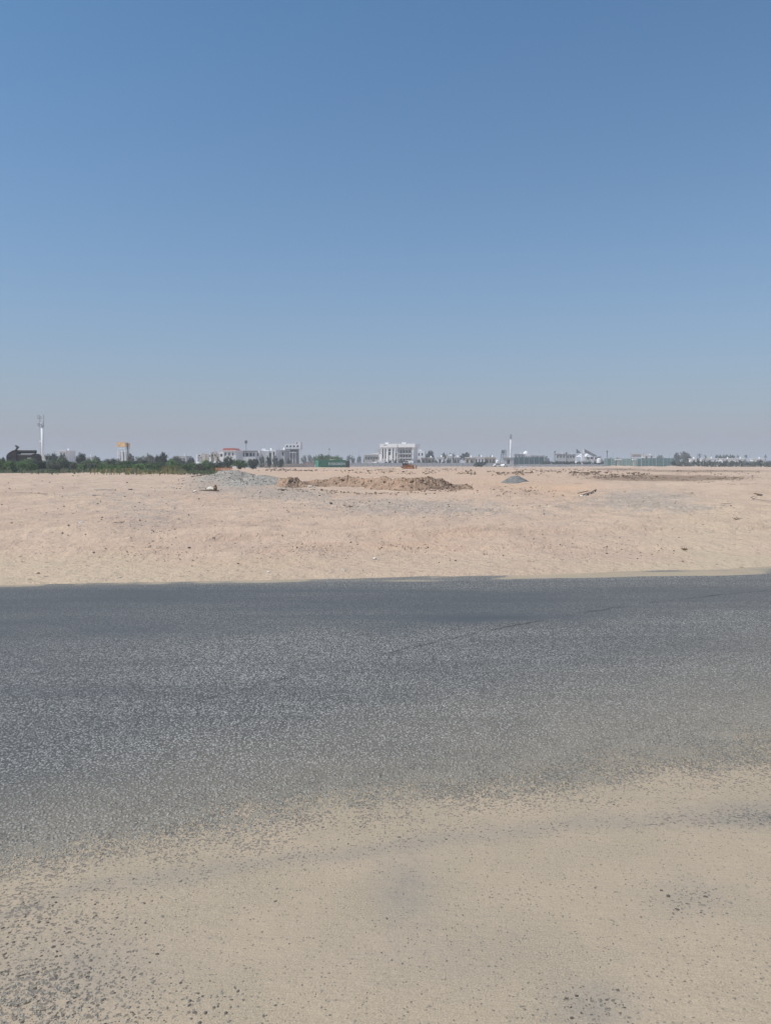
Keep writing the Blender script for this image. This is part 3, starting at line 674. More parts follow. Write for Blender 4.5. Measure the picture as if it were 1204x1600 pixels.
for lx, n_, mk, lb in (((431, 765), 260, 'soil_clod', 'crumbled brown soil spilled along the foot of the soil bank'), ((431, 766), 120, 'dark_clod', 'darker crumbs spilled along the foot of the soil bank')):
    a_ = rn.rand(n_); P_ = [ground(430 + 300 * a, 764 + 4 * sin(a * 3) + abs(rn.randn()) * 2.0) for a in a_]
    tag(scatter('spilled_soil', P_, [.02 + .07 * rn.rand() ** 2 for _ in P_], MT[mk], zoff=.2), lb, 'soil', kind='stuff')
# rubble bands lying on the plain
def band(n, line, sx_, sy_, s0, s1, mat, label, name='rubble'):
    a = rn.rand(n); k = len(line) - 1
    px = np.interp(a * k, range(k + 1), [p for p, q in line]) + sx_ * rn.randn(n)
    py = np.interp(a * k, range(k + 1), [q for p, q in line]) + sy_ * rn.randn(n)
    # clumped, not even
    keep = (vnoise(px * .07, py * .5, 71) + .6 * vnoise(px * .25, py, 72)) > -.05 + .25 * rn.rand(n)
    P = [ground(p, max(q, 733)) for p, q in zip(px[keep], py[keep])]
    S = np.array([q[1] for q in P]) / F * (s0 + (s1 - s0) * rn.rand(len(P)) ** 2)
    return tag(scatter(name, P, S, mat, zoff=.15), label, 'rubble', kind='stuff')
band(4200, [(420, 735), (560, 738), (760, 740), (900, 741), (1000, 744)], 14, 1.1, .6, 2.3, MT['dark_clod'], 'thin dark line of dug clods running across the far sand')
band(2600, [(760, 739), (880, 741), (960, 746), (1060, 748), (1170, 749)], 12, 2.0, .5, 1.8, MT['dark_clod'], 'broad brown band of rubble across the right of the plain')
band(900, [(760, 739), (880, 741), (960, 746), (1060, 748), (1170, 749)], 16, 2.4, .5, 1.6, MT['stone_brown'], 'lighter brown rubble mixed into the right hand band')
band(500, [(770, 768), (800, 772), (830, 764), (865, 770)], 16, 5, .5, 2.2, MT['soil_clod'], 'soil clods lying in front of the dark gravel cone')
band(120, [(780, 766), (790, 775), (815, 768), (835, 765)], 14, 4, .7, 2.2, MT['dark_clod'], 'darker clods lying in front of the gravel cone')
band(1500, [(560, 732.5), (700, 733.5), (1000, 735), (1204, 739)], 12, 1.0, .5, 1.8, MT['dark_clod'], 'faint far line of dark clods below the pale embankment')
band(260, [(1090, 761), (1180, 764)], 10, .8, .5, 1.3, MT['dark_clod'], 'thin streak of dark clods right of the greyish gravel')

# planks, sticks and scraps
def stick(px0, py0, px1, py1, w, mat, name, label, cat, group=None, lift=.03, h=None, bend=0):
    a = ground(px0, py0); b = ground(px1, py1); x0, y0 = (a[0] + b[0]) / 2, (a[1] + b[1]) / 2; z0 = gz(x0, y0)
    L = sqrt((b[0] - a[0]) ** 2 + (b[1] - a[1]) ** 2); an = atan2(b[1] - a[1], b[0] - a[0]); w_ = w / F * y0
    m = MB(); k = 5
    for i in range(k):
        s0, s1 = -L / 2 + L * i / k, -L / 2 + L * (i + 1) / k
        f = lambda s: bend * (1 - (2 * s / L) ** 2)
        hh_ = h or w_ * .4
        n = len(m.v)
        for s_ in (s0, s1): m.v += [(s_, f(s_) - w_ / 2, 0), (s_, f(s_) + w_ / 2, 0), (s_, f(s_) + w_ / 2, hh_), (s_, f(s_) - w_ / 2, hh_)]
        for q in ((0, 1, 5, 4), (1, 2, 6, 5), (2, 3, 7, 6), (3, 0, 4, 7)): m.f.append(tuple(n + c_ for c_ in q))
        if i == 0: m.f.append((n, n + 3, n + 2, n + 1))
        if i == k - 1: m.f.append((n + 4, n + 5, n + 6, n + 7))
    o = m.build(name, mat); o.location = (x0, y0, z0 + lift); o.rotation_euler = (0, 0, an)
    return tag(o, label, cat, group)
stick(146, 776, 168, 778, 3, MT['wood_grey'], 'plank', 'grey plank, the lower of the two lying flat on the left sand', 'plank', h=.05)
stick(151, 770, 181, 770, 3, MT['wood_pale'], 'plank', 'long pale plank lying behind the grey one on the left sand', 'plank', h=.05)
stick(175, 824, 195, 821.5, 1.2, MT['wood_brown'], 'stick', 'thin dark stick on the sand right of the chalky lump', 'stick')
stick(300, 746, 318, 744, 2.5, MT['wood_brown'], 'stick', 'dark pole lying below the green bushes left of the gravel heap', 'stick')
stick(0, 774, 75, 776, 1.2, MT['wood_brown'], 'branch', 'long thin dark root crossing the sand at the far left', 'branch', bend=.5)
stick(1178, 775, 1189, 777, 3, MT['wood_brown'], 'branch', 'short dark branch at the head of the wire on the far right', 'branch')
stick(878, 754, 932, 754, 1.0, MT['wood_brown'], 'stick', 'long thin dark pole lying on the far rim of the orange hollow', 'stick')
stick(1187, 778, 1212, 789, 1.0, MT['wood_brown'], 'wire', 'thin curving wire trailing to the right edge of the sand', 'wire', bend=-.6)
for i, (a, b, c_, d) in enumerate(((904, 773, 930, 765), (909, 775, 926, 768), (916, 772, 933, 763), (902, 772, 918, 768))):
    stick(a, b, c_, d, 1.0 + .3 * i, MT['wood_brown' if i != 1 else 'wood_grey'], 'stick', 'brown stick in the heap slanting beside the orange hollow' if i != 1 else 'greyish stick at the bottom of the slanting heap by the orange hollow', 'stick', 'sticks by the orange hollow' if i != 1 else None, lift=.02 + .03 * i)
stick(1124, 795, 1140, 794, 1.4, MT['wood_grey'], 'scrap_strip', 'small grey strip lying on the right sand below the gravel patch', 'scrap')
# broken slab on a board
x, y = ground(326, 768); T = thing('broken_slab', (x, y, gz(x, y)), 'broken cream concrete slab lying on a dark plank left of the gravel heap', 'slab', rz=-.12)
MB().box(-.5, .6, -.12, .0, 0, .05).build('board', MT['wood_brown'], T)
b = MB(); b.blob((.1, .2, .08), (.28, .16, .12), 4, rough=.3); b.build('slab', MT['stone_white'], T)
MB().blob((.34, .1, .14), (.10, .12, .16), 6, rough=.3).build('chunk', MT['stone_brown'], T)
x, y = ground(485, 762); tag(put(ROCKME['stone_white'][2], 'concrete_block', None, (x, y - .3, gz(x, y) + .08), (0, 0, .1), (.20, .12, .09)), 'long white block lying at the foot of the soil bank', 'concrete block')
for px, py, h, lab in ((464.5, 762, .42, 'thin dark stake standing before the left half of the soil bank'), (386, 760, .3, 'short thin stake in the gravel left of the soil bank')):
    x, y = ground(px, py); tag(MB().tube((0, 0, -.1), (.02, 0, h), .022, k=6).build('stake', MT['dark_steel'], None, (x, y, gz(x, y))), lab, 'stake')
def twigs(px, py, w, n, label):
    x, y = ground(px, py); m = MB()
    for i in range(n):
        a = rn.rand() * 6.28; r = w * (.3 + .7 * rn.rand()); p = (rn.randn() * w * .25, rn.randn() * w * .25, .01)
        m.tube(p, (p[0] + r * cos(a), p[1] + r * sin(a) * .8, .02 + .30 * w * rn.rand()), .006, .003, 4)
    tag(m.build('twig_bundle', MT['dry_twig'], None, (x, y, gz(x, y))), label, 'twigs')
twigs(1157, 813, .26, 45, 'clump of dead brown twigs on the right of the sand')
twigs(1068, 863, .09, 16, 'little dry weed with pale foot on the right sand near the road')
twigs(546, 797, .15, 26, 'small dry weed on the sand below the soil bank')

# ------------------------------------------------------------------ vegetation
def leaf_mesh(name, seed, clumps, leaves, ls, mat, rz=.8, shape='ball', spread=.30):
    r = np.random.RandomState(seed); V = []
    C = []
    while len(C) < clumps:
        p = r.uniform(-1, 1, 3); q = np.linalg.norm(p)
        if q > 1 or q < .35: continue
        if shape == 'dome' and p[2] < -.15: continue
        if shape == 'low' and p[2] < -.9: continue
        p = p * np.array([1, 1, rz]) * (.85 + .3 * r.rand()); C.append(p)
    for c in C:
        s = spread * (.6 + .8 * r.rand()); n = int(leaves * (.6 + .8 * r.rand()))
        d = r.randn(n, 3); d /= np.linalg.norm(d, axis=1)[:, None]; P = c + d * s * (r.rand(n, 1) ** .5)
        for p in P:
            a = r.randn(3); a /= np.linalg.norm(a); b = np.cross(a, r.randn(3)); b /= np.linalg.norm(b); k = ls * (.6 + .8 * r.rand())
            V += [p - a * k, p + b * k * .55, p + a * k, p - b * k * .55]
    V = np.array(V); V[:, 2] -= V[:, 2].min(); V[:, 2] *= 1 / V[:, 2].max(); V[:, :2] /= np.abs(V[:, :2]).max(0)
    return faces_mesh(name, V, np.arange(len(V)).reshape(-1, 4), mat)
for k_ in list(MT):
    if k_.startswith('leaf_'):
        t_ = MT[k_].node_tree; pb = t_.nodes['Principled BSDF']; tr = t_.nodes.new('ShaderNodeBsdfTranslucent'); mx_ = t_.nodes.new('ShaderNodeMixShader'); mx_.inputs[0].default_value = .38
        t_.links.new(pb.inputs['Base Color'].links[0].from_socket, tr.inputs['Color']); t_.links.new(pb.outputs[0], mx_.inputs[1]); t_.links.new(tr.outputs[0], mx_.inputs[2])
        t_.links.new(mx_.outputs[0], t_.nodes['Material Output'].inputs['Surface'])
_LM = {}
def leaves(mk, shape, var, near):
    k = (mk, shape, var, near)
    if k not in _LM:
        _LM[k] = leaf_mesh('foliage', hash((shape, var)) % 1000 if False else var * 7 + len(shape) * 31, 60 if near else 30, 48 if near else 28, .075 if near else .12, MT[mk], shape=shape)
    return _LM[k]
_LC = {}
def stem_mesh(var, dome):
    k = (var, dome)
    if k not in _LC:
        r = random.Random(var); m = MB(); top = .45 if dome else .3
        m.tube((0, 0, -.03), (.03, 0, top), .05, .035, 6)
        for i in range(5):
            a = i * 1.26 + r.random(); m.tube((.03, 0, top * .8), (.5 * cos(a), .5 * sin(a), .75 + .1 * r.random()), .028, .01, 5)
        _LC[k] = m.mesh('trunk', MT['bark'])
    return _LC[k]
_vi = [0]
def plant(name, px, D, wpx, ytop, mk, label, cat, group=None, shape='ball', near=False, crown0=0.0, base_z=None):
    """a tree or shrub standing at distance D, as wide and tall as it looks from the road"""
    x = xat(px, D); z0 = gz(x, D) if base_z is None else base_z
    w = wpx / F * D / 2; H = zat(ytop, D) - z0
    _vi[0] += 1; v = _vi[0] % 5
    T = thing(name, (x, D, z0), label, cat, group, rz=_vi[0] * 1.7)
    part = 'crown' if name.endswith('tree') else 'foliage'
    c = put(leaves(mk, shape, v, near), part, T, (0, 0, H * crown0 if crown0 else -.03 * H), None, (w, w, H * (1 - crown0) * 1.02))
    put(stem_mesh(v, shape == 'dome'), 'trunk' if name.endswith('tree') else 'stem', T, (0, 0, 0), None, (w, w, H * .9))
    return T

# the low green belt at the left edge of the sand
G1 = 'low shrubs along the left edge of the sand'
SHR = [(-8, 118, 26, 716, 'leaf_green'), (14, 120, 24, 719, 'leaf_green'), (34, 122, 28, 718, 'leaf_bright'), (50, 120, 22, 719.5, 'leaf_bright'), (66, 122, 24, 718, 'leaf_dark'), (84, 121, 24, 716, 'leaf_dusty'), (101, 124, 22, 719, 'leaf_dark'),
       (117, 122, 24, 720, 'leaf_dusty'), (130, 120, 20, 721, 'leaf_green'), (146, 124, 24, 722, 'leaf_dusty'), (160, 122, 22, 723, 'leaf_green'), (175, 121, 26, 724, 'leaf_bright'), (190, 124, 22, 724, 'leaf_green'), (205, 122, 22, 723, 'leaf_green'),
       (217, 121, 24, 723, 'leaf_bright'), (232, 123, 22, 722, 'leaf_green'), (246, 124, 22, 723, 'leaf_green'), (262, 121, 26, 726, 'leaf_yellow'), (277, 121, 22, 727, 'leaf_yellow'), (288, 122, 20, 724, 'leaf_green'), (301, 124, 20, 724, 'leaf_green'),
       (313, 122, 20, 725, 'leaf_brownish'), (325, 123, 20, 724, 'leaf_green'), (338, 126, 18, 724, 'leaf_dark')]
LAB = {'leaf_green': 'mid green shrub in the low belt at the left edge of the sand', 'leaf_bright': 'bright green shrub in the low belt at the left edge of the sand', 'leaf_dark': 'dark shrub in the low belt at the left edge of the sand',
       'leaf_dusty': 'dusty grey green shrub in the low belt at the left edge of the sand', 'leaf_yellow': 'yellowish dry shrub in the green belt left of the gravel heap', 'leaf_brownish': 'brownish low shrub in the belt just left of the orange barrier'}
def where(px):
    return next(t_ for a_, t_ in ((12, 'at the left picture edge'), (60, 'below the rusted machine'), (85, 'below the telecom mast'), (135, 'right of the telecom mast'), (180, 'left of the column tower'),
                                  (208, 'below the column tower'), (260, 'right of the column tower'), (305, 'left of the ruined building'), (999, 'beside the slatted barrier')) if px < a_)
for px, D, w, yt, mk in SHR:
    plant('shrub', px, D, w, yt, mk, LAB[mk] if mk in ('leaf_yellow', 'leaf_brownish') else LAB[mk].replace(' in the low belt at the left edge of the sand', ' in the front of the belt ' + where(px)), 'shrub', G1 if mk not in ('leaf_yellow', 'leaf_brownish') else ('yellow shrubs in the green belt' if mk == 'leaf_yellow' else None), shape='low', near=True)
for i in range(34):
    px = -6 + i * 10.2; mk = ('leaf_green', 'leaf_dusty', 'leaf_dark', 'leaf_dusty', 'leaf_bright')[(i * 7) % 5]
    plant('shrub', px, 134 + (i * 5) % 9, 22 + (i * 3) % 8, 713.5 + (i * 11) % 9 + (2 if px > 200 else 0), mk, LAB[mk].replace(' in the low belt at the left edge of the sand', ' in the back of the belt ' + where(px)), 'shrub', G1, shape='low', near=True)
for px, D, w, yt, mk in ((30, 116, 40, 731, 'leaf_dark'), (75, 116, 40, 732, 'leaf_dusty'), (118, 115, 36, 732, 'leaf_brownish'), (155, 116, 36, 732, 'leaf_bright'), (195, 116, 36, 731, 'leaf_yellow'), (235, 116, 30, 730, 'leaf_green'), (300, 117, 34, 731, 'leaf_dark'), (330, 118, 24, 732, 'leaf_brownish'), (268, 116, 34, 731, 'leaf_yellow')):
    plant('ground_shrub', px, D, w, yt, mk, 'knee high scrub at the foot of the green belt beside the sand', 'shrub', 'knee high scrub at the foot of the belt', shape='low', near=True)
def tufts(name, n, line, sy, h, mk, label):
    a = rn.rand(n); k = len(line) - 1
    px = np.interp(a * k, range(k + 1), [p for p, q in line]); py = np.interp(a * k, range(k + 1), [q for p, q in line]) + sy * rn.randn(n)
    G = np.array([ground(p, max(q, 734)) for p, q in zip(px, py)]); z = terrain_z(G[:, 0], G[:, 1])
    hh = h * (.4 + rn.rand(n)) * (.6 + 1.2 * np.maximum(0, vnoise(px * .09, px * 0, 3) + .4)); w = .05 + .06 * rn.rand(n); t = rn.rand(n) * 3.14; lx, ly = rn.randn(2, n) * .15
    x, y = G.T; c_, s_ = w * np.cos(t), w * np.sin(t)
    V = np.stack([np.stack(q, -1) for q in ((x - c_, y - s_, z - .02), (x + c_, y + s_, z - .02), (x + lx + c_ * .4, y + ly + s_ * .4, z + hh), (x + lx - c_ * .4, y + ly - s_ * .4, z + hh))], 1).reshape(-1, 3)
    V = np.array(V); tag(put(faces_mesh(name, V, np.arange(len(V)).reshape(-1, 4), MT[mk]), name), label, 'grass', kind='stuff')
EDGE = [(-30, 738.5), (60, 738.5), (130, 738.2), (220, 738.6), (300, 738.8), (338, 739.5)]
tufts('scrub_grass', 4200, EDGE, 1.0, .40, 'leaf_green', 'green weeds along the foot of the shrub belt')
tufts('scrub_grass', 3000, EDGE, 1.3, .35, 'leaf_brownish', 'brownish dry weeds along the foot of the shrub belt')
tufts('scrub_grass', 1500, [(140, 738.4), (220, 738.8), (290, 739)], 1.2, .38, 'leaf_yellow', 'yellowish dry grass at the right part of the belt')
for a in ((80, 170, 26, 705, 'leaf_dark', 'dark bushy tree just right of the telecom mast foot'), (98, 180, 18, 709, 'leaf_dusty', 'dusty tree between the two dark bushy trees on the left'), (127, 175, 24, 705, 'leaf_dark', 'pointed dark tree between the mast and the white column tower'),
          (3, 170, 16, 712, 'leaf_dark', 'dark bush at the very left edge of the picture'), (152, 190, 16, 711, 'leaf_dusty', 'loose grey green tree left of the white column tower'), (170, 200, 20, 716, 'leaf_dusty', 'low tree at the left foot of the white column tower'),
          (205, 210, 14, 707, 'leaf_brownish', 'slim hazy tree touching the right side of the column tower'), (222, 240, 26, 711, 'leaf_dusty', 'pale hazy tree left of the grey shed'), (234, 250, 16, 706, 'leaf_brownish', 'brownish tree top above the grey shed'),
          (253, 185, 26, 705, 'leaf_dark', 'biggest dark round tree, right of the grey shed'), (276, 230, 22, 711, 'leaf_dusty', 'grey green tree right of the biggest dark tree'), (299, 190, 16, 714, 'leaf_dark', 'small dark tree at the left foot of the ruined building'),
          (210, 200, 22, 717, 'leaf_dark', 'low dark bush right of the column tower foot')):
    plant('tree', a[0], a[1], a[2], a[3], a[4], a[5], 'tree', near=True)
for a in ((358, 180, 26, 711, 'leaf_dark', 'dark bushy tree in front of the red roofed house'), (376, 178, 26, 716, 'leaf_green', 'low wide bush in front of the flat roofed white house'), (396, 182, 20, 714, 'leaf_dark', 'dark bush at the right end of the clump before the white houses'),
          (344, 185, 18, 718, 'leaf_dark', 'low dark bush below the ruined building')):
    plant('tree', a[0], a[1], a[2], a[3], a[4], a[5], 'tree', near=True, shape='low')
for a in ((409, 270, 11, 708, 'leaf_dusty', 'grey green tree before the first pale house right of the bushes'), (420, 270, 10, 711, 'leaf_dark', 'slim tree before the middle pale house'), (430, 272, 10, 707, 'leaf_dusty', 'taller slim tree left of the tall white block'),
          (440, 272, 9, 714, 'leaf_dark', 'small dark tree at the foot of the tall white block'), (451, 300, 9, 715, 'leaf_dusty', 'little tree under the open floor of the tall white block'), (438, 275, 14, 717, 'leaf_dusty', 'low bush behind the long low wall')):
    plant('tree', a[0], a[1], a[2], a[3], a[4], a[5], 'tree')
plant('tree', 514, 310, 50, 708.8, 'leaf_green', 'broad green tree crown rising behind the green shipping container', 'tree', near=True, shape='low')
plant('tree', 527, 312, 24, 711.5, 'leaf_bright', 'lighter green bush behind the right half of the green container', 'tree', near=True, shape='low')
plant('tree', 503, 315, 14, 709, 'leaf_dark', 'small dark tree at the left shoulder of the crown behind the container', 'tree', near=True)
GH = 'hazy trees far behind the site'
FT = [(475, 560, 12, 710), (484, 560, 10, 708), (492, 600, 10, 712), (545, 560, 9, 709), (551, 560, 8, 711), (561, 560, 9, 710), (571, 560, 8, 710), (528, 600, 16, 710), (580, 520, 10, 712), (741, 620, 14, 712), (752, 640, 16, 712), (764, 640, 14, 713), (748, 700, 6, 709), (765, 700, 6, 709),
      (840, 650, 14, 713), (852, 650, 16, 712), (888, 600, 14, 709), (925, 600, 14, 709), (936, 600, 12, 712), (953, 640, 14, 714), (965, 640, 10, 714), (1010, 640, 10, 714), (1030, 620, 12, 710), (1088, 600, 8, 713), (1112, 620, 10, 714)]
ORD = ('first', 'second', 'third', 'fourth', 'fifth', 'sixth', 'seventh', 'eighth', 'ninth', 'tenth', 'eleventh', 'twelfth', 'thirteenth', 'fourteenth', 'fifteenth', 'sixteenth')
_cn = {}
for px, D, w, yt in sorted(FT):
    wh = next(t_ for a_, t_ in ((500, 'left of the green container'), (575, 'between green container and largest building'), (600, 'beside the largest white building'), (780, 'left of the floodlight mast'),
              (860, 'right of the floodlight mast'), (895, 'behind the hazy hall'), (945, 'behind the tent pavilion'), (1035, 'above the blue green fence'), (1300, 'among the palms on the right')) if px < a_)
    _cn[wh] = _cn.get(wh, -1) + 1
    plant('distant_tree', px, D, w, yt, 'leaf_dusty', ORD[_cn[wh]] + ' small hazy skyline tree ' + wh + ', counted from the left', 'tree', GH)
plant('tree', 671, 470, 20, 703.5, 'leaf_dark', 'dense dome shaped tree right of the big white building', 'tree', shape='dome', crown0=.18)
plant('tree', 694, 520, 12, 706.5, 'leaf_dusty', 'flat topped tree second right of the dome shaped tree', 'tree', shape='dome', crown0=.4)
plant('tree', 706, 520, 12, 707, 'leaf_dusty', 'loose tree third right of the dome shaped tree', 'tree')
plant('tree', 726, 480, 20, 706.5, 'leaf_dark', 'wide dark tree between the dome shaped tree and the floodlight mast', 'tree', shape='dome', crown0=.3)
plant('shrub', 751, 340, 22, 720, 'leaf_dark', 'round dark bush growing in front of the white perimeter wall', 'shrub', near=True, shape='low')
plant('shrub', 744, 342, 12, 722, 'leaf_dusty', 'dusty bush at the left of the dark one before the wall', 'shrub', near=True, shape='low')
_gp = [645, 654, 668, 676, 681, 693, 700, 711, 770, 760, 737, 609, 617, 626, 633, 583]
for i, (px, w) in enumerate(((645, 8), (654, 7), (668, 8), (676, 8), (681, 7), (693, 8), (700, 8), (711, 6), (770, 8), (760, 8), (737, 7), (609, 7), (617, 6), (626, 7), (633, 6), (583, 6))):
    plant('garden_tree', px, 395, w, 716 + (i % 3), 'leaf_brownish' if i % 2 else 'leaf_dusty', ORD[sorted(_gp).index(px)] + ' garden tree above the perimeter wall, counted from the left', 'tree', 'garden trees behind the perimeter wall')
plant('tree', 1056, 520, 14, 706.5, 'leaf_brownish', 'brownish round tree, left of the pair of domes above the screened fence', 'tree', shape='dome', crown0=.15)
plant('tree', 1070, 520, 20, 705, 'leaf_brownish', 'brownish round tree, right and larger of the pair of domes above the fence', 'tree', shape='dome', crown0=.15)
for i, px in enumerate(range(1119, 1146, 5)):
    plant('street_tree', px, 560, 6.5, 709.5 + (i % 2) * .5, 'leaf_dusty', 'small clipped tree in the even row above the long white roofs', 'tree', 'clipped trees in a row on the right', crown0=.4)
# the tall hazy hedge on the right
for i, px in enumerate(np.arange(1052, 1225, 6.5)):
    plant('hedge_tree', float(px), 345 + (i * 7) % 11, 11, 717.5 + 2.2 * ((i * 5) % 7) / 7, 'leaf_dusty' if i % 3 else 'leaf_dark', ('dusty grey green' if i % 3 else 'darker green') + ' tree of the tall hedge ' + next(t_ for a_, t_ in ((1080, 'below the two domed trees'), (1105, 'below the dark palm'), (1125, 'in front of the second long white roof'), (1146, 'below the row of clipped trees'), (1175, 'below the lone palm'), (9999, 'at the right edge')) if px < a_), 'tree', 'trees of the tall hedge on the right', near=False, shape='low', base_z=-1.0)
for i, px in enumerate(np.arange(850, 944, 6.0)):
    plant('hedge_shrub', float(px), 392, 9, 719.3 + (i % 3) * .4, 'leaf_dark', 'dark shrub in the low hedge behind the white perimeter wall', 'shrub', 'shrubs of the low dark hedge')

def palm(px, D, ytop, wpx, label):
    x = xat(px, D); z0 = gz(x, D); H = zat(ytop, D) - z0; T = thing('palm_tree', (x, D, z0), label, 'palm tree'); w = wpx / F * D / 2
    MB().tube((0, 0, 0), (.2, 0, H * .86), .22, .16, 7).build('trunk', MT['bark'], T)
    m = MB(); r = random.Random(px)
    for i in range(16):
        a = i * 2.4; up = r.uniform(-.2, 1); p = Vector((.2, 0, H * .86))
        for s in range(4):
            q = p + Vector((cos(a) * w / 4, sin(a) * w / 4, (up - s * .45) * H * .07)); side = Vector((-sin(a), cos(a), 0)) * w * .1
            m.quad(tuple(p - side), tuple(p + side), tuple(q + side * .7), tuple(q - side * .7)); p = q
    m.build('fronds', MT['leaf_dark'], T)
palm(1091, 480, 707.5, 8, 'dark palm to the right of the two brownish domed trees')
palm(1100, 500, 710, 6, 'smaller palm just right of the dark palm')
palm(1163.5, 500, 709, 6, 'lone palm rising between two long white roofs')
palm(1194, 500, 709.5, 5, 'palm nearest the right edge of the picture')
palm(1151, 520, 710.5, 5, 'small faint palm above the third long white roof')

# ------------------------------------------------------------------ buildings
def facade(m, x0, x1, z0, z1, y, openings, d=.35):
    xs = sorted({x0, x1, *[v for o in openings for v in (o[0], o[1])]}); zs = sorted({z0, z1, *[v for o in openings for v in (o[2], o[3])]})
    for a, b in zip(xs[:-1], xs[1:]):
        for c, e in zip(zs[:-1], zs[1:]):
            mx, mz = (a + b) / 2, (c + e) / 2
            if any(o[0] < mx < o[1] and o[2] < mz < o[3] for o in openings): continue
            m.quad((a, y, c), (b, y, c), (b, y, e), (a, y, e))
    for o in openings:
        a, b, c, e = o[:4]
        m.quad((a, y, c), (a, y + d, c), (a, y + d, e), (a, y, e)); m.quad((b, y, c), (b, y, e), (b, y + d, e), (b, y + d, c))
        m.quad((a, y, e), (a, y + d, e), (b, y + d, e), (b, y, e)); m.quad((a, y, c), (b, y, c), (b, y + d, c), (a, y + d, c))
def block(T, x0, x1, z0, z1, depth, wall, openings=(), y=0.0, win='dark_glass', name='wall', d=.35, pname='window', side_windows=0):
    m = MB(); facade(m, x0, x1, z0, z1, y, openings, d)
    m.quad((x0, y + depth, z0), (x0, y, z0), (x0, y, z1), (x0, y + depth, z1)); m.quad((x1, y, z0), (x1, y + depth, z0), (x1, y + depth, z1), (x1, y, z1))
    m.quad((x1, y + depth, z0), (x0, y + depth, z0), (x0, y + depth, z1), (x1, y + depth, z1)); m.quad((x0, y, z1), (x1, y, z1), (x1, y + depth, z1), (x0, y + depth, z1))
    m.build(name, MT[wall], T)
    for o in openings:
        w = MB().box(o[0], o[1], y + d - .04, y + d, o[2], o[3]).build(pname, MT[o[4] if len(o) > 4 else win], T)
        if len(o) <= 4 and (o[1] - o[0]) > .7:
            MB().box((o[0] + o[1]) / 2 - .04, (o[0] + o[1]) / 2 + .04, y + d - .08, y + d - .043, o[2], o[3]).build('mullion', MT['galvanised'], w)
    for k in range(side_windows):
        c = y + depth * (k + .7) / (side_windows + .4)
        MB().box(x0 - .02, x0 + .02, c - .4, c + .4, z0 + (z1 - z0) * .45, z0 + (z1 - z0) * .8).build(pname, MT[win], T)
def frame_at(px, D, ybase=None):
    x = xat(px, D); return x, D, gz(x, D)
def pw(D): return D / F          # metres to a pixel at this distance
def rows(x0, x1, n, w, z0, z1):
    s = (x1 - x0) / n; return [(x0 + s * (i + .5) - w / 2, x0 + s * (i + .5) + w / 2, z0, z1) for i in range(n)]

# tall white block with an open middle (445-470)
D = 330; k = pw(D); x, y_, z = frame_at(457.5, D); T = thing('white_block_house', (x, y_, z), 'narrow tall white building with dark square windows above an open columned floor', 'building', rz=-.02)
H = lambda py: zat(py, D) - z
ww = [(a * k - 1.5 * k, a * k + 1.5 * k, H(698.6), H(696.0)) for a in (-8.8, -3.4, 1.8, 7.6)]
block(T, -12.5 * k, 12.4 * k, H(701.5), H(693.5), 7, 'white_wall', ww)
block(T, 3.4 * k, 12.3 * k, H(693.48), H(689.8), 5, 'white_wall', [(5.2 * k, 7.2 * k, H(693), H(691.2))], y=.05, name='roof_room')
MB().box(9.6 * k, 12.35 * k, .1, .9, 0, H(701.52)).build('column', MT['white_wall'], T)
MB().box(7 * k, 9.5 * k, 2.2, 6.5, 0, H(702)).build('stair_wall', MT['grey_render'], T)
for a in (-12, -5.5, -1, 3):
    MB().box(a * k, (a + 1.6) * k, .1, .6, 0, H(706)).build('column', MT['white_wall'], T)
MB().box(-12.3 * k, 6.9 * k, 1.8, 6.8, 0, H(707)).build('inner_wall', MT['grey_render'], T)
bw = rows(-12 * k, 7 * k, 6, .7, H(705.6), H(702.6)); block(T, -12.2 * k, 6.95 * k, H(706.5), H(701.55), 6, 'grey_render', bw, y=.5, win='dark_opening', name='balcony_wall', pname='opening')
MB().box(-11 * k, 4 * k, -.4, .1, H(707.6), H(706.6)).build('balcony_slab', MT['white_wall'], T)
MB().box(-10 * k, -3 * k, 1.3, 1.8, H(716), H(710)).build('door', MT['pink_grey_paint'], T)
MB().box(-12.2 * k, -11.6 * k, -.1, .1, 0, H(702)).build('drainpipe', MT['galvanised'], T)

# big white building (590-650)
D = 430; k = pw(D); x, y_, z = frame_at(622, D); H = lambda py: zat(py, D) - z
T = thing('white_hall_building', (x, y_, z), 'largest white building on the skyline with a bright double roof band and scaffold', 'building', rz=-.26)
ops = [(-26 * k, -24 * k, H(716), H(701)), (-21.5 * k, -20 * k, H(716), H(701)), (-16 * k, -12.5 * k, H(711), H(706)), (-16 * k, -12.5 * k, H(705), H(701.5)), (-9 * k, -7.5 * k, H(716), H(701)), (-4 * k, -2.5 * k, H(712), H(708)), (-24 * k, -21.8 * k, H(721), H(718)), (-12 * k, -8 * k, H(721), H(717.5)), (-4 * k, -2.5 * k, H(721), H(717.5))]
block(T, -27 * k, -1 * k, 0, H(699), 12, 'white_wall', [(a, b, c_, d_) for a, b, c_, d_ in ops], y=.3, d=.6)
ops = []
for f, (za, zb) in enumerate(((721, 717), (714, 710.5), (707.5, 703.5))):
    for a in (2.5, 7, 11.5, 16):
        ops.append((a * k, (a + 2.8) * k, H(za), H(zb)))
block(T, -.9 * k, 21.5 * k, 0, H(699), 12, 'grey_render', ops, y=.9, win='dark_opening', d=1.2, name='unfinished_wing', pname='opening')
for a, b in ((-29.5, -1.6), (-.4, 27)):
    MB().box(a * k, b * k, -.5, 12.2, H(699), H(693.4)).build('roof_band', MT['white_paint'], T)
for a, b in ((-22, -17), (5, 11)):
    MB().box(a * k, b * k, 1, 5, H(693.4), H(691)).build('roof_room', MT['white_paint'], T)
MB().box(-24 * k, -18 * k, -.56, -.5, H(695.6), H(694.9)).build('vent_strip', MT['dark_glass'], T)
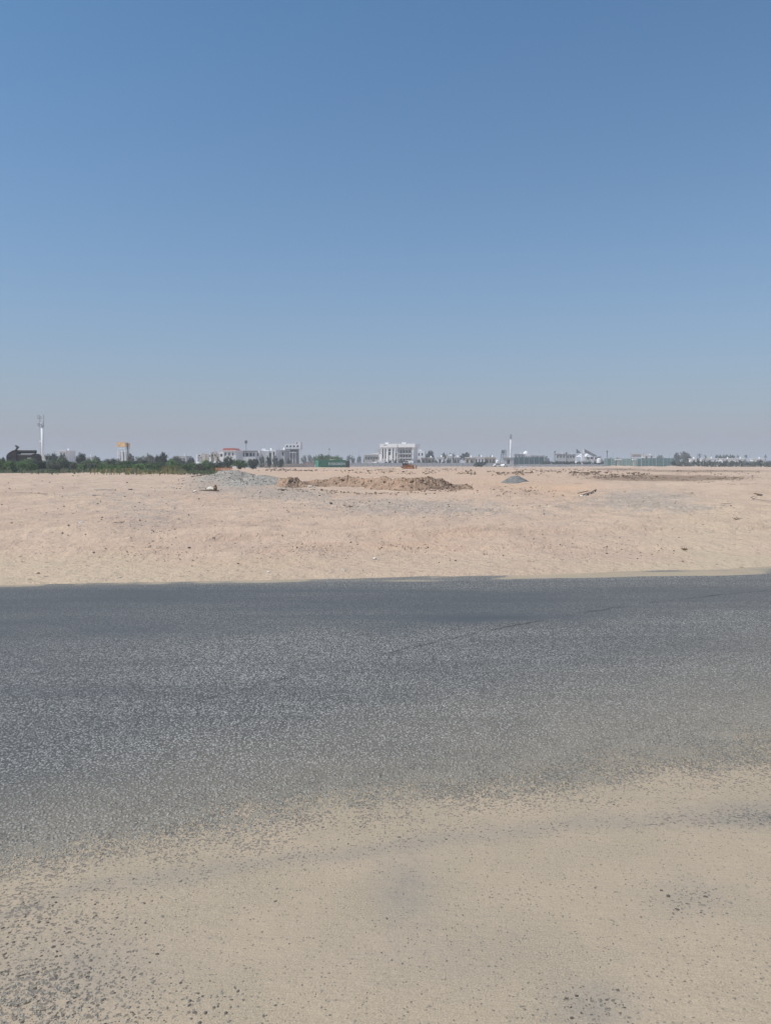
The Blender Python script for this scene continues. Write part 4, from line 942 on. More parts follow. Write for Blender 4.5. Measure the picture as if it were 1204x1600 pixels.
MB().box(21.7 * k, 24.5 * k, .0, 10, 0, H(699)).build('end_pier', MT['white_wall'], T)
for a in (-27.5, -23.4, -17.8, -11, -6):
    MB().box(a * k, (a + 1.2) * k, -.3, .28, 0, H(699)).build('pilaster', MT['white_paint'], T)
for py in (708.6, 715.6): MB().box(0 * k, 21.3 * k, .2, .88, H(py + .8), H(py)).build('floor_slab', MT['white_wall'], T)
for i in range(6):
    MB().tube((i * 4.1 * k + .2, -.7, 0), (i * 4.1 * k + .2, -.7, H(699.3)), .07, k=5).build('scaffold_pole', MT['dark_steel'], T)
for py in (717, 711, 705): MB().tube((0, -.7, H(py)), (21 * k, -.7, H(py)), .06, k=5).build('scaffold_rail', MT['dark_steel'], T)
MB().box(-32 * k, -27.2 * k, 1, 8, 0, H(706)).build('side_wing', MT['white_wall'], T); MB().box(-33.5 * k, -28 * k, .5, 8, H(706), H(701.5)).build('water_tank_room', MT['grey_render'], T)
# low wing on its left
x, y_, z = frame_at(582, 440); D = 440; k = pw(D); H = lambda py: zat(py, D) - z
T = thing('low_white_building', (x, y_, z), 'long low white building with a thin roof left of the largest building', 'building')
block(T, -13 * k, 13 * k, 0, H(711), 8, 'grey_render', rows(-12 * k, 12 * k, 6, 1.0, H(718), H(714)), win='dark_opening')
MB().box(-3 * k, 14 * k, -.6, 8.2, H(709.8), H(708)).build('roof', MT['white_paint'], T); MB().box(-13.5 * k, -3.1 * k, -.3, 8.2, H(711), H(710)).build('roof_edge', MT['white_wall'], T)
# annexe right of it
D = 450; k = pw(D); x, y_, z = frame_at(657, D); H = lambda py: zat(py, D) - z
T = thing('cream_annexe', (x, y_, z), 'small cream building with a stepped top wedged between largest building and dome tree', 'building', rz=-.15)
block(T, -6 * k, 6 * k, 0, H(704.5), 8, 'white_wall', [(-4 * k, -1.5 * k, H(712), H(708)), (1 * k, 3.5 * k, H(712), H(708))])
MB().box(-4 * k, 2 * k, 1, 6, H(704.5), H(702.5)).build('roof_room', MT['white_wall'], T)

def house(px0, px1, ytop, D, wall, label, nwin=2, roof=None, group=None, rz=-.12, ywin=None, step=None, name='house'):
    k = pw(D); pc = (px0 + px1) / 2; w = (px1 - px0) / 2 * k; x = xat(pc, D); z = gz(x, D); Hh = zat(ytop, D) - z
    T = thing(name, (x, D, z), label, 'house', group, rz=rz)
    n = max(1, nwin); ww = min(1.3, 2 * w / n * .5); st = max(1, int(Hh / 3.0)); op = []
    for s in range(st): op += rows(-w * .95, w * .95, n, ww, Hh * s / st + Hh / st * .35, Hh * s / st + Hh / st * .78)
    block(T, -w, w, 0, Hh, 8, wall, op)
    if roof: MB().box(-w - .3, w + .3, -.4, 8.3, Hh + .004, Hh + .28).build('roof', MT[roof], T)
    if w > 1.5: MB().tube((w * .4, 4, Hh + .29), (w * .4, 4, Hh + 1.2), .45, .42, 10).build('roof_tank', MT['white_paint'], T); MB().tube((-w * .6, 3, Hh + .004), (-w * .6, 3, Hh + 2.2), .04, k=5).build('aerial', MT['galvanised'], T)
    if step: MB().box(-w + 2 * w * step[0], -w + 2 * w * step[1], 1, 6, Hh + (.285 if roof else .004), Hh + step[2]).build('roof_room', MT[wall], T)
    return T
# left group of houses
D = 280; k = pw(D); x, y_, z = frame_at(357, D); H = lambda py: zat(py, D) - z
T = thing('red_roofed_house', (x, y_, z), 'white house with a low salmon red roof left of the flat roofed houses', 'house', rz=-.1)
block(T, -14 * k, 12 * k, 0, H(704.2), 9, 'white_wall', [(-6 * k, -3.5 * k, H(712), H(707)), (0, 2.5 * k, H(712), H(707)), (6 * k, 8 * k, H(712), H(707))])
m = MB(); m.prism([(-11 * k, H(703.9)), (11 * k, H(703.9)), (6.5 * k, H(700.2)), (-9 * k, H(700.2))], 1, 8); m.build('roof', MT['red_roof'], T)
MB().box(-14.4 * k, 12.4 * k, -.4, 9.3, H(704.18), H(703.6)).build('eaves', MT['white_paint'], T)
D = 290; k = pw(D); x, y_, z = frame_at(386, D); H = lambda py: zat(py, D) - z
T = thing('flat_roofed_house', (x, y_, z), 'white flat roofed house with three dark window bays behind the bushes', 'house', rz=-.08)
block(T, -15 * k, 14 * k, 0, H(705.6), 9, 'white_wall', [(-9 * k, -4.5 * k, H(713), H(707.5)), (-2.5 * k, 2.5 * k, H(713), H(707.5)), (4 * k, 8 * k, H(713), H(707.5)), (9.5 * k, 12 * k, H(713), H(707.5))], d=.6)
MB().box(-13 * k, 14.6 * k, -.5, 9.3, H(705.58), H(704.3)).build('roof', MT['dark_roof'], T)
m = MB(); m.prism([(-15.5 * k, H(705)), (-13.2 * k, H(705)), (-7 * k, H(716)), (-9.5 * k, H(716))], -1.2, -.55); m.build('stair_wall', MT['white_paint'], T)
house(399, 406, 704.5, 292, 'white_paint', 'narrow bright white house end at the right of the flat roofed house', 1, rz=-.3)
house(406, 426, 704.8, 300, 'white_wall', 'pale two storey house with small roof boxes left of the tall white block', 3, 'white_paint', step=(.1, .4, 1.0))
house(425, 431, 702.5, 296, 'white_wall', 'slim pale stair tower between the two pale houses left of the tall block', 1)
house(430, 445, 703.5, 320, 'pale_concrete', 'hazy grey house touching the left side of the tall white block', 3, 'white_wall')
house(232, 246, 714.8, 255, 'grey_render', 'low grey shed with a pale flat roof between the trees', 2, 'shed_roof', name='shed')
house(93, 104, 704.8, 330, 'white_wall', 'bit of white house showing above the trees right of the telecom mast', 2, 'white_paint')
house(270, 292, 712.5, 420, 'pale_concrete', 'faint grey house between the big dark tree and the ruined building', 3)
house(120, 145, 714, 420, 'pale_concrete', 'faint low house seen between the trees on the left', 3)
# ruined building
D = 262; k = pw(D); x, y_, z = frame_at(326, D); H = lambda py: zat(py, D) - z
T = thing('ruined_building', (x, y_, z), 'half demolished pale building with ragged walls and rubble at its foot', 'building', rz=-.1)
r = random.Random(4); xs = -20 * k; i = 0
while xs < 19 * k:
    wv = r.uniform(.5, 1.5); topy = r.uniform(704.5, 709) if xs > -14 * k else r.uniform(709, 714)
    if i % 4 == 3: MB().box(xs, xs + wv, 1.4, 1.7, 0, H(topy + 3)).build('inner_wall', MT['beige_wall'], T)
    else:
        m = MB(); m.prism([(xs, 0), (xs + wv, 0), (xs + wv * .95, H(topy + r.uniform(0, 3))), (xs + wv * .5, H(topy)), (xs, H(topy + r.uniform(0, 2.5)))], r.uniform(-.3, .3), r.uniform(.5, .9)); m.build('wall_fragment', MT[('white_wall', 'grey_render', 'beige_wall', 'white_paint')[i % 4]], T)
        if r.random() < .7: MB().box(xs + wv * .25, xs + wv * .7, -.36, -.31, H(r.uniform(712, 714)), H(r.uniform(708.5, 711))).build('opening', MT['dark_opening'], T)
    xs += wv; i += 1
MB().box(-10 * k, 16 * k, 1.5, 7, H(714), H(713)).build('floor_slab', MT['grey_render'], T); MB().box(-19 * k, 18 * k, 5, 5.4, 0, H(709)).build('back_wall', MT['grey_render'], T)
P = [(r.uniform(-20, 19) * k, -1.2 + r.gauss(0, .8), max(0, r.uniform(0, 1.9))) for _ in range(260)]
scatter('rubble', P, [r.uniform(.15, .6) for _ in P], MT['white_wall'], T)['kind'] = 'stuff'
# column tower with ochre top
D = 300; k = pw(D); x, y_, z = frame_at(191.5, D); H = lambda py: zat(py, D) - z
T = thing('column_tower', (x, y_, z), 'slender white frame tower with an ochre top standing among the trees', 'tower', rz=-.1)
for a in (-7.5, -1.2, 3.8): 
    for b in (0, 3.2): MB().box(a * k, (a + 1.7) * k, b, b + .4, 0, H(702)).build('column', MT['white_paint'], T)
MB().box(6.2 * k, 6.9 * k, 1.2, 1.6, 0, H(691.5)).build('side_pole', MT['dark_steel'], T)
MB().box(-7.8 * k, 6.1 * k, -.1, 3.7, H(702), H(698.6)).build('blue_band', MT['pale_blue_paint'], T)
MB().box(-7.9 * k, 6.1 * k, -.15, 3.8, H(698.5), H(692)).build('ochre_tank', MT['ochre_paint'], T)
for i in range(7): MB().box((-7.5 + i * 2) * k, (-6.4 + i * 2) * k, -.1, .2, H(692), H(690.2 + (i * 3) % 2 * .6)).build('merlon', MT['ochre_paint'], T)
MB().box(-5.6 * k, 3.6 * k, 1.6, 2.0, 0, H(706)).build('inner_wall', MT['pale_concrete'], T)
MB().box(-7.6 * k, 5.6 * k, .42, 3.1, H(712.6), H(711.8)).build('floor_slab', MT['pale_concrete'], T)

# houses and sheds above the perimeter wall
G2 = None
for a in ((658, 665, 716, 'beige_wall', 'tiny beige house below the cream annexe', 1), (666, 675, 715.6, 'beige_wall', 'beige house under the dome shaped tree', 1), (682, 692, 714.5, 'white_wall', 'white house under the flat topped tree', 1), (697, 706, 712.7, 'white_wall', 'white two storey house below the loose tree', 2),
          (708, 718, 714.8, 'grey_render', 'grey white house left of the wide dark tree', 2), (726, 740, 715, 'beige_wall', 'cream house under the wide dark tree', 2), (741, 756, 714.3, 'white_wall', 'pale long house above the round dark bush', 3), (757, 774, 714.5, 'beige_wall', 'beige long house left of the white kiosk', 3)):
    house(a[0], a[1], a[2], 440, a[3], a[4], a[5], 'white_wall')
for a in ((1079, 1087, 717, 'first and smallest of the long white roofs on the right'), (1096, 1119, 716.6, 'second long white roof with a thin pinkish wall below it'), (1127, 1142, 716.8, 'third white building, tallest white wall among the long roofs'), (1146, 1162.5, 716.8, 'fourth white building right of the tallest white wall'), (1176, 1192, 717, 'fifth long white roof nearest the right edge')):
    house(a[0], a[1], a[2], 500, 'white_paint', a[3], 1, 'white_paint', rz=-.2, name='warehouse')
D = 600
house(1005, 1021, 711.5, 620, 'white_wall', 'faint pale shed roof on the skyline above the blue green fence', 2, 'white_paint', name='shed')
house(803, 818, 709.5, 560, 'pale_concrete', 'hazy grey building right behind the floodlight mast', 3, 'shed_roof')
house(828, 850, 712, 600, 'pale_concrete', 'faint long grey building behind the green fence', 3, 'shed_roof')
house(868, 883, 709.5, 520, 'pale_concrete', 'hazy grey hall with a pale pink roof band', 3, 'pink_grey_paint')
house(884, 898, 710.5, 540, 'grey_render', 'grey hazy building left of the tent pavilion', 3, 'dark_roof')
house(915, 938, 713.5, 540, 'pale_concrete', 'long grey hall behind the right half of the tent pavilion', 4, 'shed_roof')
# small dome hall
D = 560; k = pw(D); x, y_, z = frame_at(822, D); H = lambda py: zat(py, D) - z
T = thing('domed_hall', (x, y_, z), 'small pale hall with a white dome right of the floodlight mast', 'building')
block(T, -5 * k, 5 * k, 0, H(709), 6, 'white_wall', rows(-5 * k, 5 * k, 3, .8, H(716), H(712)))
m = MB()
for i in range(6):
    a0, a1 = i * pi / 12, (i + 1) * pi / 12; m.tube((0, 3, H(709) + 2.0 * sin(a0)), (0, 3, H(709) + 2.0 * sin(a1)), 2.0 * cos(a0) + .01, 2.0 * cos(a1) + .01, 14, cap=False)
m.build('dome', MT['white_paint'], T)
# gantry posts beside the hazy hall
for px, yt, lab in ((866, 704.5, 'dark post at the left corner of the hazy hall'), (884, 706.5, 'dark post at the right corner of the hazy hall'), (947.5, 704, 'lone dark pole at the left end of the blue green fence'), (514.5, 700.5, 'thin mast rising behind the tree at the green container')):
    D = 500; x, y_, z = frame_at(px, D); Hh = zat(yt, D) - z
    T = thing('steel_post', (x, y_, z), lab, 'post'); MB().tube((0, 0, 0), (0, 0, Hh), .28 if px != 514.5 else .14, .2 if px != 514.5 else .06, 8).build('pole', MT['dark_steel'], T); MB().box(-.5, .5, -.3, .3, Hh - .9, Hh - .3).build('head', MT['dark_steel'], T)
for i, (px, yt, D) in enumerate(((336, 701, 420), (403, 703, 430), (437, 700, 460), (560, 705, 520), (588, 703, 500), (668, 706, 520), (717, 703, 560), (768, 704, 560), (842, 704, 560), (863, 708, 600), (957, 707, 560), (1020, 706, 600), (1045, 708, 600), (1110, 706, 600), (1170, 707, 600), (112, 706, 460), (264, 708, 460))):
    x, y_, z = frame_at(px, D); Hh = zat(yt, D) - z
    T = thing('street_lamp', (x, y_, z), ORD[sorted((336, 403, 437, 560, 588, 668, 717, 768, 842, 863, 957, 1020, 1045, 1110, 1170, 112, 264)).index(px)] + ' of the thin grey lamp poles on the skyline, counted from the left' if sorted((336, 403, 437, 560, 588, 668, 717, 768, 842, 863, 957, 1020, 1045, 1110, 1170, 112, 264)).index(px) < 16 else 'last thin grey lamp pole on the skyline, farthest right', 'street lamp', 'thin lamp poles on the skyline')
    MB().tube((0, 0, 0), (0, 0, Hh), .13, .08, 6).build('pole', MT['galvanised'], T); m = MB(); m.tube((0, 0, Hh), (1.3, 0, Hh + .2), .06, .05, 5); m.box(1.1, 1.9, -.15, .15, Hh + .12, Hh + .26); m.build('lamp_arm', MT['galvanised'], T)
# swing-like frame
D = 480; k = pw(D); x, y_, z = frame_at(785.5, D); H = lambda py: zat(py, D) - z
T = thing('swing_gantry', (x, y_, z), 'open dark steel frame with a slanted leg left of the floodlight mast', 'frame')
for a, b in ((-5, -2.2), (-1, -1), (4, 4), (1, .5)): MB().tube((a * k, 0, 0), (b * k, 0, H(703.5)), .22, .16, 6).build('leg', MT['dark_steel'], T)
MB().box(-2.6 * k, 4.4 * k, -.2, .2, H(704), H(703)).build('beam', MT['dark_steel'], T); MB().box(-1 * k, 4 * k, -.15, .15, H(710), H(709.4)).build('lower_beam', MT['dark_steel'], T)
MB().box(-2 * k, 3 * k, .2, .5, H(708), H(705)).build('panel', MT['dark_roof'], T)
# tensile pavilion
D = 470; k = pw(D); x, y_, z = frame_at(913, D); H = lambda py: zat(py, D) - z
T = thing('tent_pavilion', (x, y_, z), 'white tent pavilion with a dark slanted sail and a tall central post', 'pavilion')
m = MB()
for cxp, r0, za, zb in ((-3, 11, 713.8, 709), (6, 11, 713.5, 708.5)):
    m.tube((cxp * k, 3, H(za)), (cxp * k, 3, H(zb)), r0 * k * .8, .4, 12)
m.build('tent_roof', MT['tent_fabric'], T)
m = MB(); m.prism([(-.5 * k, H(701.5)), (20 * k, H(712.5)), (14 * k, H(713)), (0, H(707))], .5, .8); m.build('dark_sail', MT['dark_roof'], T)
m = MB(); m.prism([(-13 * k, H(701)), (-6 * k, H(707.5)), (-13 * k, H(708.5))], .5, .8); m.build('dark_sail', MT['dark_roof'], T)
MB().tube((-2.8 * k, -.6, 0), (-2.8 * k, -.6, H(702)), 1.3 * k * .8, .25, 10).build('central_post', MT['white_paint'], T)
for a in (-12, 10, 17): MB().tube((a * k, 3, 0), (a * k, 3, H(713.6)), .25, k=8).build('post', MT['white_wall'], T)
# white pillars and tanks
for px, w, yt, D, lab, nm, cat in ((909.5, 4.6, 708, 392, 'tallest white pillar behind the wall below the tent pavilion', 'white_pillar', 'pillar'), (925, 3.6, 718, 392, 'short white pillar right of the tallest one', 'white_pillar', 'pillar')):
    k = pw(D); x, y_, z = frame_at(px, D); Hh = zat(yt, D) - z
    T = thing(nm, (x, y_, z), lab, cat); MB().box(-w * k / 2, w * k / 2, -.6, .6, 0, Hh - .25).build('shaft', MT['white_paint'], T); MB().box(-w * k * .6, w * k * .6, -.75, .75, Hh - .25, Hh).build('cap', MT['white_paint'], T)
def water_tank(px, yt, wpx, label, D=392):
    k = pw(D); x, y_, z = frame_at(px, D); Hh = zat(yt, D) - z; r_ = wpx * k / 2
    T = thing('water_tank', (x, y_, z), label, 'water tank')
    MB().tube((0, 0, Hh * .45), (0, 0, Hh * .9), r_, r_ * .98, 12).tube((0, 0, Hh * .9), (0, 0, Hh), r_ * .98, r_ * .35, 12).build('tank', MT['white_paint'], T)
    for a in (-1, 1):
        for b in (-1, 1): MB().tube((a * r_ * .7, b * r_ * .7, 0), (a * r_ * .7, b * r_ * .7, Hh * .46), .12, k=6).build('leg', MT['galvanised'], T)
water_tank(935, 716, 7, 'round white water tank right of the short white pillar')
water_tank(899.5, 721, 4, 'smallest white tank left of the tallest white pillar')
water_tank(776.5, 718.5, 5, 'white water tank on legs above the parked white car')
water_tank(787, 719, 3.5, 'small white tank just right of the one on legs')
# trapezoid arch
D = 600; k = pw(D); x, y_, z = frame_at(994, D); H = lambda py: zat(py, D) - z
T = thing('gantry', (x, y_, z), 'faint beige frame with slanted legs above the blue green fence', 'gantry')
for a, b in ((-8, -10), (8, 10)): MB().tube((a * k, 0, 0), (b * k, 0, H(707)), .5, .35, 6).build('leg', MT['beige_wall'], T)
MB().box(-8.5 * k, 8.5 * k, -.3, .3, H(710.5), H(709.4)).build('beam', MT['beige_wall'], T); MB().box(-7 * k, 7 * k, .3, .7, H(714), H(710.6)).build('panel', MT['beige_wall'], T)

# telecom mast
D = 420; k = pw(D); x, y_, z = frame_at(68, D); H = lambda py: zat(py, D) - z
T = thing('telecom_mast', (x, y_, z), 'tall white telecom monopole with antennas rising behind the bushes', 'mast')
MB().tube((0, 0, 0), (0, 0, H(667)), .85, .68, 14).build('pole', MT['white_paint'], T, smooth=True)
MB().tube((0, 0, H(667)), (0, 0, H(664)), 1.0, 1.0, 14).build('collar', MT['galvanised'], T)
MB().tube((2.6 * k, 0, H(667)), (2.6 * k, 0, H(648)), .22, .12, 8).build('top_rod', MT['galvanised'], T)
MB().tube((-4 * k, 0, 0), (-4 * k, 0, H(649)), .16, .12, 7).build('slim_pole', MT['galvanised'], T)
m = MB(); m.tube((-6.5 * k, 0, H(665.5)), (3 * k, 0, H(665.5)), .12, k=6); m.tube((-6.5 * k, 0, H(654)), (-1 * k, 0, H(654)), .1, k=6); m.tube((-6 * k, 0, H(660)), (2.5 * k, 0, H(660)), .1, k=6); m.build('bracket', MT['galvanised'], T)
for a, b, c_ in ((-6.5, 666, 661), (-4.8, 666.5, 660), (-2.4, 667, 658), (-1, 667, 660), (-6, 655.5, 648), (-3.4, 656, 648.5), (-1.2, 655.5, 650), (2.6, 655.5, 649), (2.0, 664, 658)):
    MB().box((a - .5) * k, (a + .5) * k, -.3, .1, H(b), H(c_)).build('antenna_panel', MT['galvanised'], T)
for a, b in ((-3.6, 689.5), (-1.5, 661)): MB().tube((a * k, -.4, H(b)), (a * k, -.1, H(b)), .55, .35, 12).build('dish', MT['white_paint'], T)
# floodlight mast
D = 470; k = pw(D); x, y_, z = frame_at(797, D); H = lambda py: zat(py, D) - z
T = thing('floodlight_mast', (x, y_, z), 'tall white stadium floodlight mast with a dark lamp panel on top', 'floodlight')
MB().tube((0, 0, 0), (0, 0, H(686)), .55, .30, 12).build('pole', MT['white_paint'], T, smooth=True)
m = MB()
for i in range(4): m.box(-1.3 * k, 1.9 * k, -.2, .0, H(686 - i * 1.9), H(684.9 - i * 1.9))
m.box(-.1, .1, .0, .15, H(687), H(678.6)); m.build('lamp_rack', MT['dark_steel'], T)
for i in range(4):
    for j in range(3): MB().box((-1.1 + j) * k, (-.3 + j) * k, -.45, -.21, H(686 - i * 1.9) + .1, H(684.9 - i * 1.9) - .02).build('lamp', MT['galvanised'], T)
# slim pole with flag-like head over the white houses
D = 420; k = pw(D); x, y_, z = frame_at(384.5, D); H = lambda py: zat(py, D) - z
T = thing('lamp_mast', (x, y_, z), 'thin mast with a dark head standing behind the flat roofed house', 'mast'); MB().tube((0, 0, 0), (0, 0, H(688)), .3, .2, 8).build('pole', MT['galvanised'], T); MB().box(-.5, .8, -.3, .3, H(693), H(688.4)).build('head', MT['dark_steel'], T)

# walls and fences made of repeated panels
def wall_run(name, px0, D0, px1, D1, ytop, n, mat, label, cat, pname='wall_panel', post=None, zoff=0.0, th=.15, mats=None, ytop1=None):
    x0, x1 = xat(px0, D0), xat(px1, D1); z = gz((x0 + x1) / 2, (D0 + D1) / 2) + zoff; L = sqrt((x1 - x0) ** 2 + (D1 - D0) ** 2)
    T = thing(name, (x0, D0, z), label, cat, rz=atan2(D1 - D0, x1 - x0)); s = L / n; h = zat(ytop, (D0 + D1) / 2) - z
    pm = MB().box(.03, s - .03, -th / 2, th / 2, -.4, h).mesh(pname, MT[mat])
    pm2 = MB().box(.03, s - .03, -th / 2, th / 2, -.4, h).mesh(pname, MT[mats]) if mats else pm
    q = MB().box(-.12, .12, -th, th, -.4, h + .08).mesh('post', MT[post or mat])
    r = random.Random(n)
    for i in range(n):
        put(pm2 if (mats and r.random() < .4) else pm, pname, T, (i * s, r.uniform(-.02, .02), r.uniform(-.05, .03)))
        if s > 2 or i % 2 == 0: put(q, 'post', T, (i * s, 0, 0))
    put(q, 'post', T, (L, 0, 0)); return T
wall_run('perimeter_wall', 545, 380, 786, 384, 723.3, 26, 'pale_concrete', 'long pale perimeter wall behind the bulldozer and green container', 'wall')
wall_run('perimeter_wall', 803, 384, 1000, 384, 725.4, 20, 'pale_concrete', 'lower pale perimeter wall right of the grey concrete block', 'wall')
wall_run('garden_wall', 404, 285, 478, 296, 724.6, 10, 'beige_wall', 'low sandy wall below the tall white block', 'wall')
wall_run('screen_fence', 802, 398, 849, 402, 714.5, 6, 'screen_cloth', 'blue green screened fence right of the floodlight mast', 'fence', 'screen_panel', 'galvanised')
wall_run('screen_fence', 943, 360, 1001, 355, 716.5, 10, 'screen_cloth_pale', 'pale green screened fence left of the darker blue green one', 'fence', 'screen_panel', 'galvanised', zoff=-.4, mats='screen_cloth')
wall_run('screen_fence', 1001.5, 354, 1053, 350, 715.8, 9, 'screen_cloth', 'dark blue green screened fence in front of the two domed trees', 'fence', 'screen_panel', 'galvanised', zoff=-.4)
for px in (965, 990):
    D = 340; k = pw(D); x, y_, z = frame_at(px, D); Hh = zat(717.2, D) - z
    T = thing('pale_pillar', (x, y_, z), 'pale pillar with a wide cap before the green fence, %s of the pair' % ('left' if px == 965 else 'right'), 'pillar'); MB().box(-.4, .4, -.4, .4, -.3, Hh - .5).build('shaft', MT['grey_render'], T); MB().box(-1.4 if px == 965 else -.9, 1.4 if px == 965 else .9, -.5, .5, Hh - .5, Hh).build('cap', MT['white_wall'], T)
# grey concrete kiosk
house(785.5, 802, 715.5, 374, 'pale_concrete', 'plain grey white concrete block at the gap in the perimeter wall', 1, 'grey_render', name='guard_house')

# ------------------------------------------------------------------ containers
def corrugated(L, Hh, y, n, dep):
    m = MB(); xs = []; s = L / n
    for i in range(n):
        a = i * s; xs += [(a, 0), (a + s * .35, 0), (a + s * .5, dep), (a + s * .85, dep)]
    xs.append((L, 0))
    for (a, da), (b, db) in zip(xs[:-1], xs[1:]): m.quad((a, y + da, .16), (b, y + db, .16), (b, y + db, Hh - .12), (a, y + da, Hh - .12))
    return m
def container(px, D, L, Hh, Wd, mats, label, rz=0.0, text=None, dz=0.0, name='shipping_container'):
    x = xat(px, D); z = gz(x, D) + dz; T = thing(name, (x, D, z), label, 'container', rz=rz)
    corrugated(L, Hh, 0.03, int(L / .55), .06).build('side_wall', MT[mats[0]], T)
    m = corrugated(L, Hh, Wd - .06, int(L / .55), -.03); m.build('back_wall', MT[mats[0]], T)
    MB().box(0, L, 0.05, Wd - .05, Hh - .12, Hh - .05).build('roof', MT[mats[0]], T)
    m = MB()
    for yy in (0, Wd - .12):
        m.box(.16, L - .16, yy, yy + .12, 0, .16); m.box(.16, L - .16, yy, yy + .1, Hh - .13, Hh)
        m.box(0, .16, yy, yy + .12, 0, Hh); m.box(L - .16, L, yy, yy + .12, 0, Hh)
    m.box(.01, L - .01, .13, Wd - .13, .1, .15); m.build('frame', MT[mats[0]], T)
    MB().box(L - .08, L - .04, .12, Wd - .12, .12, Hh - .1).build('end_wall', MT[mats[1]], T)
    for a, b in ((.12, Wd / 2 - .01), (Wd / 2 + .01, Wd - .12)):
        d = MB().box(.02, .07, a, b, .12, Hh - .1).build('door', MT[mats[1]], T)
        for f in (.3, .7): MB().tube((-.02, a + (b - a) * f, .15), (-.02, a + (b - a) * f, Hh - .15), .03, k=6).build('lock_rod', MT['galvanised'], d)
    if text:
        fc = bpy.data.curves.new('lettering', 'FONT'); fc.body = text; fc.size = 1.25; fc.extrude = .008; fc.space_character = 1.12; fc.offset = .04
        tmp = bpy.data.objects.new('lettering_source', fc); COL.objects.link(tmp)
        dg = bpy.context.evaluated_depsgraph_get(); me = bpy.data.meshes.new_from_object(tmp.evaluated_get(dg)); bpy.data.objects.remove(tmp)
        me.materials.clear(); me.materials.append(MT['white_paint']); me.name = 'lettering'
        xsv = [v.co.x for v in me.vertices]; s = L * .60 / (max(xsv) - min(xsv))
        put(me, 'lettering', T, (L * .35, -.0, Hh * .33), (radians(90), 0, 0), (s, s * .95, 1))
    return T
D = 285; k = pw(D)
container(497.5, D, 12.19, 2.75, 2.44, ('green_paint', 'green_paint_sunlit'), 'long green shipping container with white lettering and an end door coloured as sunlit', rz=.62, text='EVERGREEN')
container(538.5, D + 9.5, 1.75, 2.5, 2.44, ('maroon_paint', 'maroon_paint'), 'dark maroon container butting against the right end of the green one', rz=.02)
container(476.5, D + 4, 3.4, 2.2, 2.3, ('pink_grey_paint', 'pink_grey_paint'), 'plain pinkish grey cabin container left of the green one', name='cabin_container')
x = xat(519, D + 5); T = thing('roof_bundle', (x, D + 5.6, gz(x, D) + 2.72), 'pale bundle lying on the roof of the green container', 'bundle'); MB().blob((0, 0, .1), (1.2, .5, .2), 3, rough=.2).build('sacking', MT['beige_wall'], T); MB().box(-.9, .9, -.06, .06, .2, .34).build('strap', MT['dark_steel'], T)

# ------------------------------------------------------------------ bulldozer
D = 190; x = xat(637, D); T = thing('bulldozer', (x, D, gz(x, D)), 'rusty orange tracked bulldozer with a dark canopy working on the sand', 'bulldozer', rz=-.12, scale=(.78, .78, .80))
m = MB(); m.prism([(-1.7, .95), (-1.9, 1.35), (-.2, 1.45), (.2, 1.55), (1.7, 1.45), (1.85, 1.2), (1.8, .8), (-1.6, .7)], -.55, .55); m.build('body', MT['machine_orange'], T)
for yy in (-1.25, .65):
    m = MB(); prof = [(1.6 + .42 * sin(t), .45 + .42 * cos(t)) for t in np.linspace(0, pi, 9)] + [(-1.6 - .42 * sin(t), .45 - .42 * cos(t)) for t in np.linspace(0, pi, 9)]
    m.prism(prof, yy, yy + .55); tr = m.build('track', MT['dark_steel'], T)
    for i in range(5): MB().tube((-1.4 + i * .7, yy - .03, .42), (-1.4 + i * .7, yy + .58, .42), .22, k=10).build('roller', MT['machine_orange'], tr)
    MB().box(-1.5, 1.5, yy - .06, yy - .02, .5, .82).build('track_guard', MT['machine_orange'], T)
m = MB(); n_ = 8
pr = [(2.55 + .28 * (q / n_ * 2 - 1) ** 2, .1 + 1.25 * q / n_) for q in range(n_ + 1)]
m.prism(pr + [(a + .08, b) for a, b in reversed(pr)], -1.75, 1.75); m.build('blade', MT['machine_orange'], T)
for yy in (-1.35, 1.3): MB().tube((.0, yy, .45), (2.55, yy, .42), .1, k=8).build('push_arm', MT['machine_orange'], T)
for yy in (-.35, .35): MB().tube((1.2, yy, 1.3), (2.55, yy, .9), .06, k=8).build('hydraulic_ram', MT['galvanised'], T)
for a in (-1.7, -.9, -.1): 
    for yy in (-.75, .7): MB().box(a, a + .09, yy, yy + .09, 1.3, 2.38).build('canopy_post', MT['dark_steel'], T)
MB().box(-1.9, .15, -.85, .85, 2.38, 2.5).build('canopy_roof', MT['dark_steel'], T)
MB().box(-1.7, -.05, -.6, .6, 1.37, 1.9).build('cab', MT['dark_glass'], T); MB().tube((.9, .1, 1.4), (.9, .1, 2.2), .07, k=8).build('exhaust', MT['dark_steel'], T)
MB().box(-2.6, -1.9, -.25, .25, .5, .85).build('ripper', MT['dark_steel'], T)
x, y_ = xat(624, 186), 186
heap('sand_heap', x, y_, 1.3, 1.2, .75, m_sandheap, 'little heap of fresh pale sand left of the bulldozer', 'sand heap', seed=12, rough=.05, res=40)

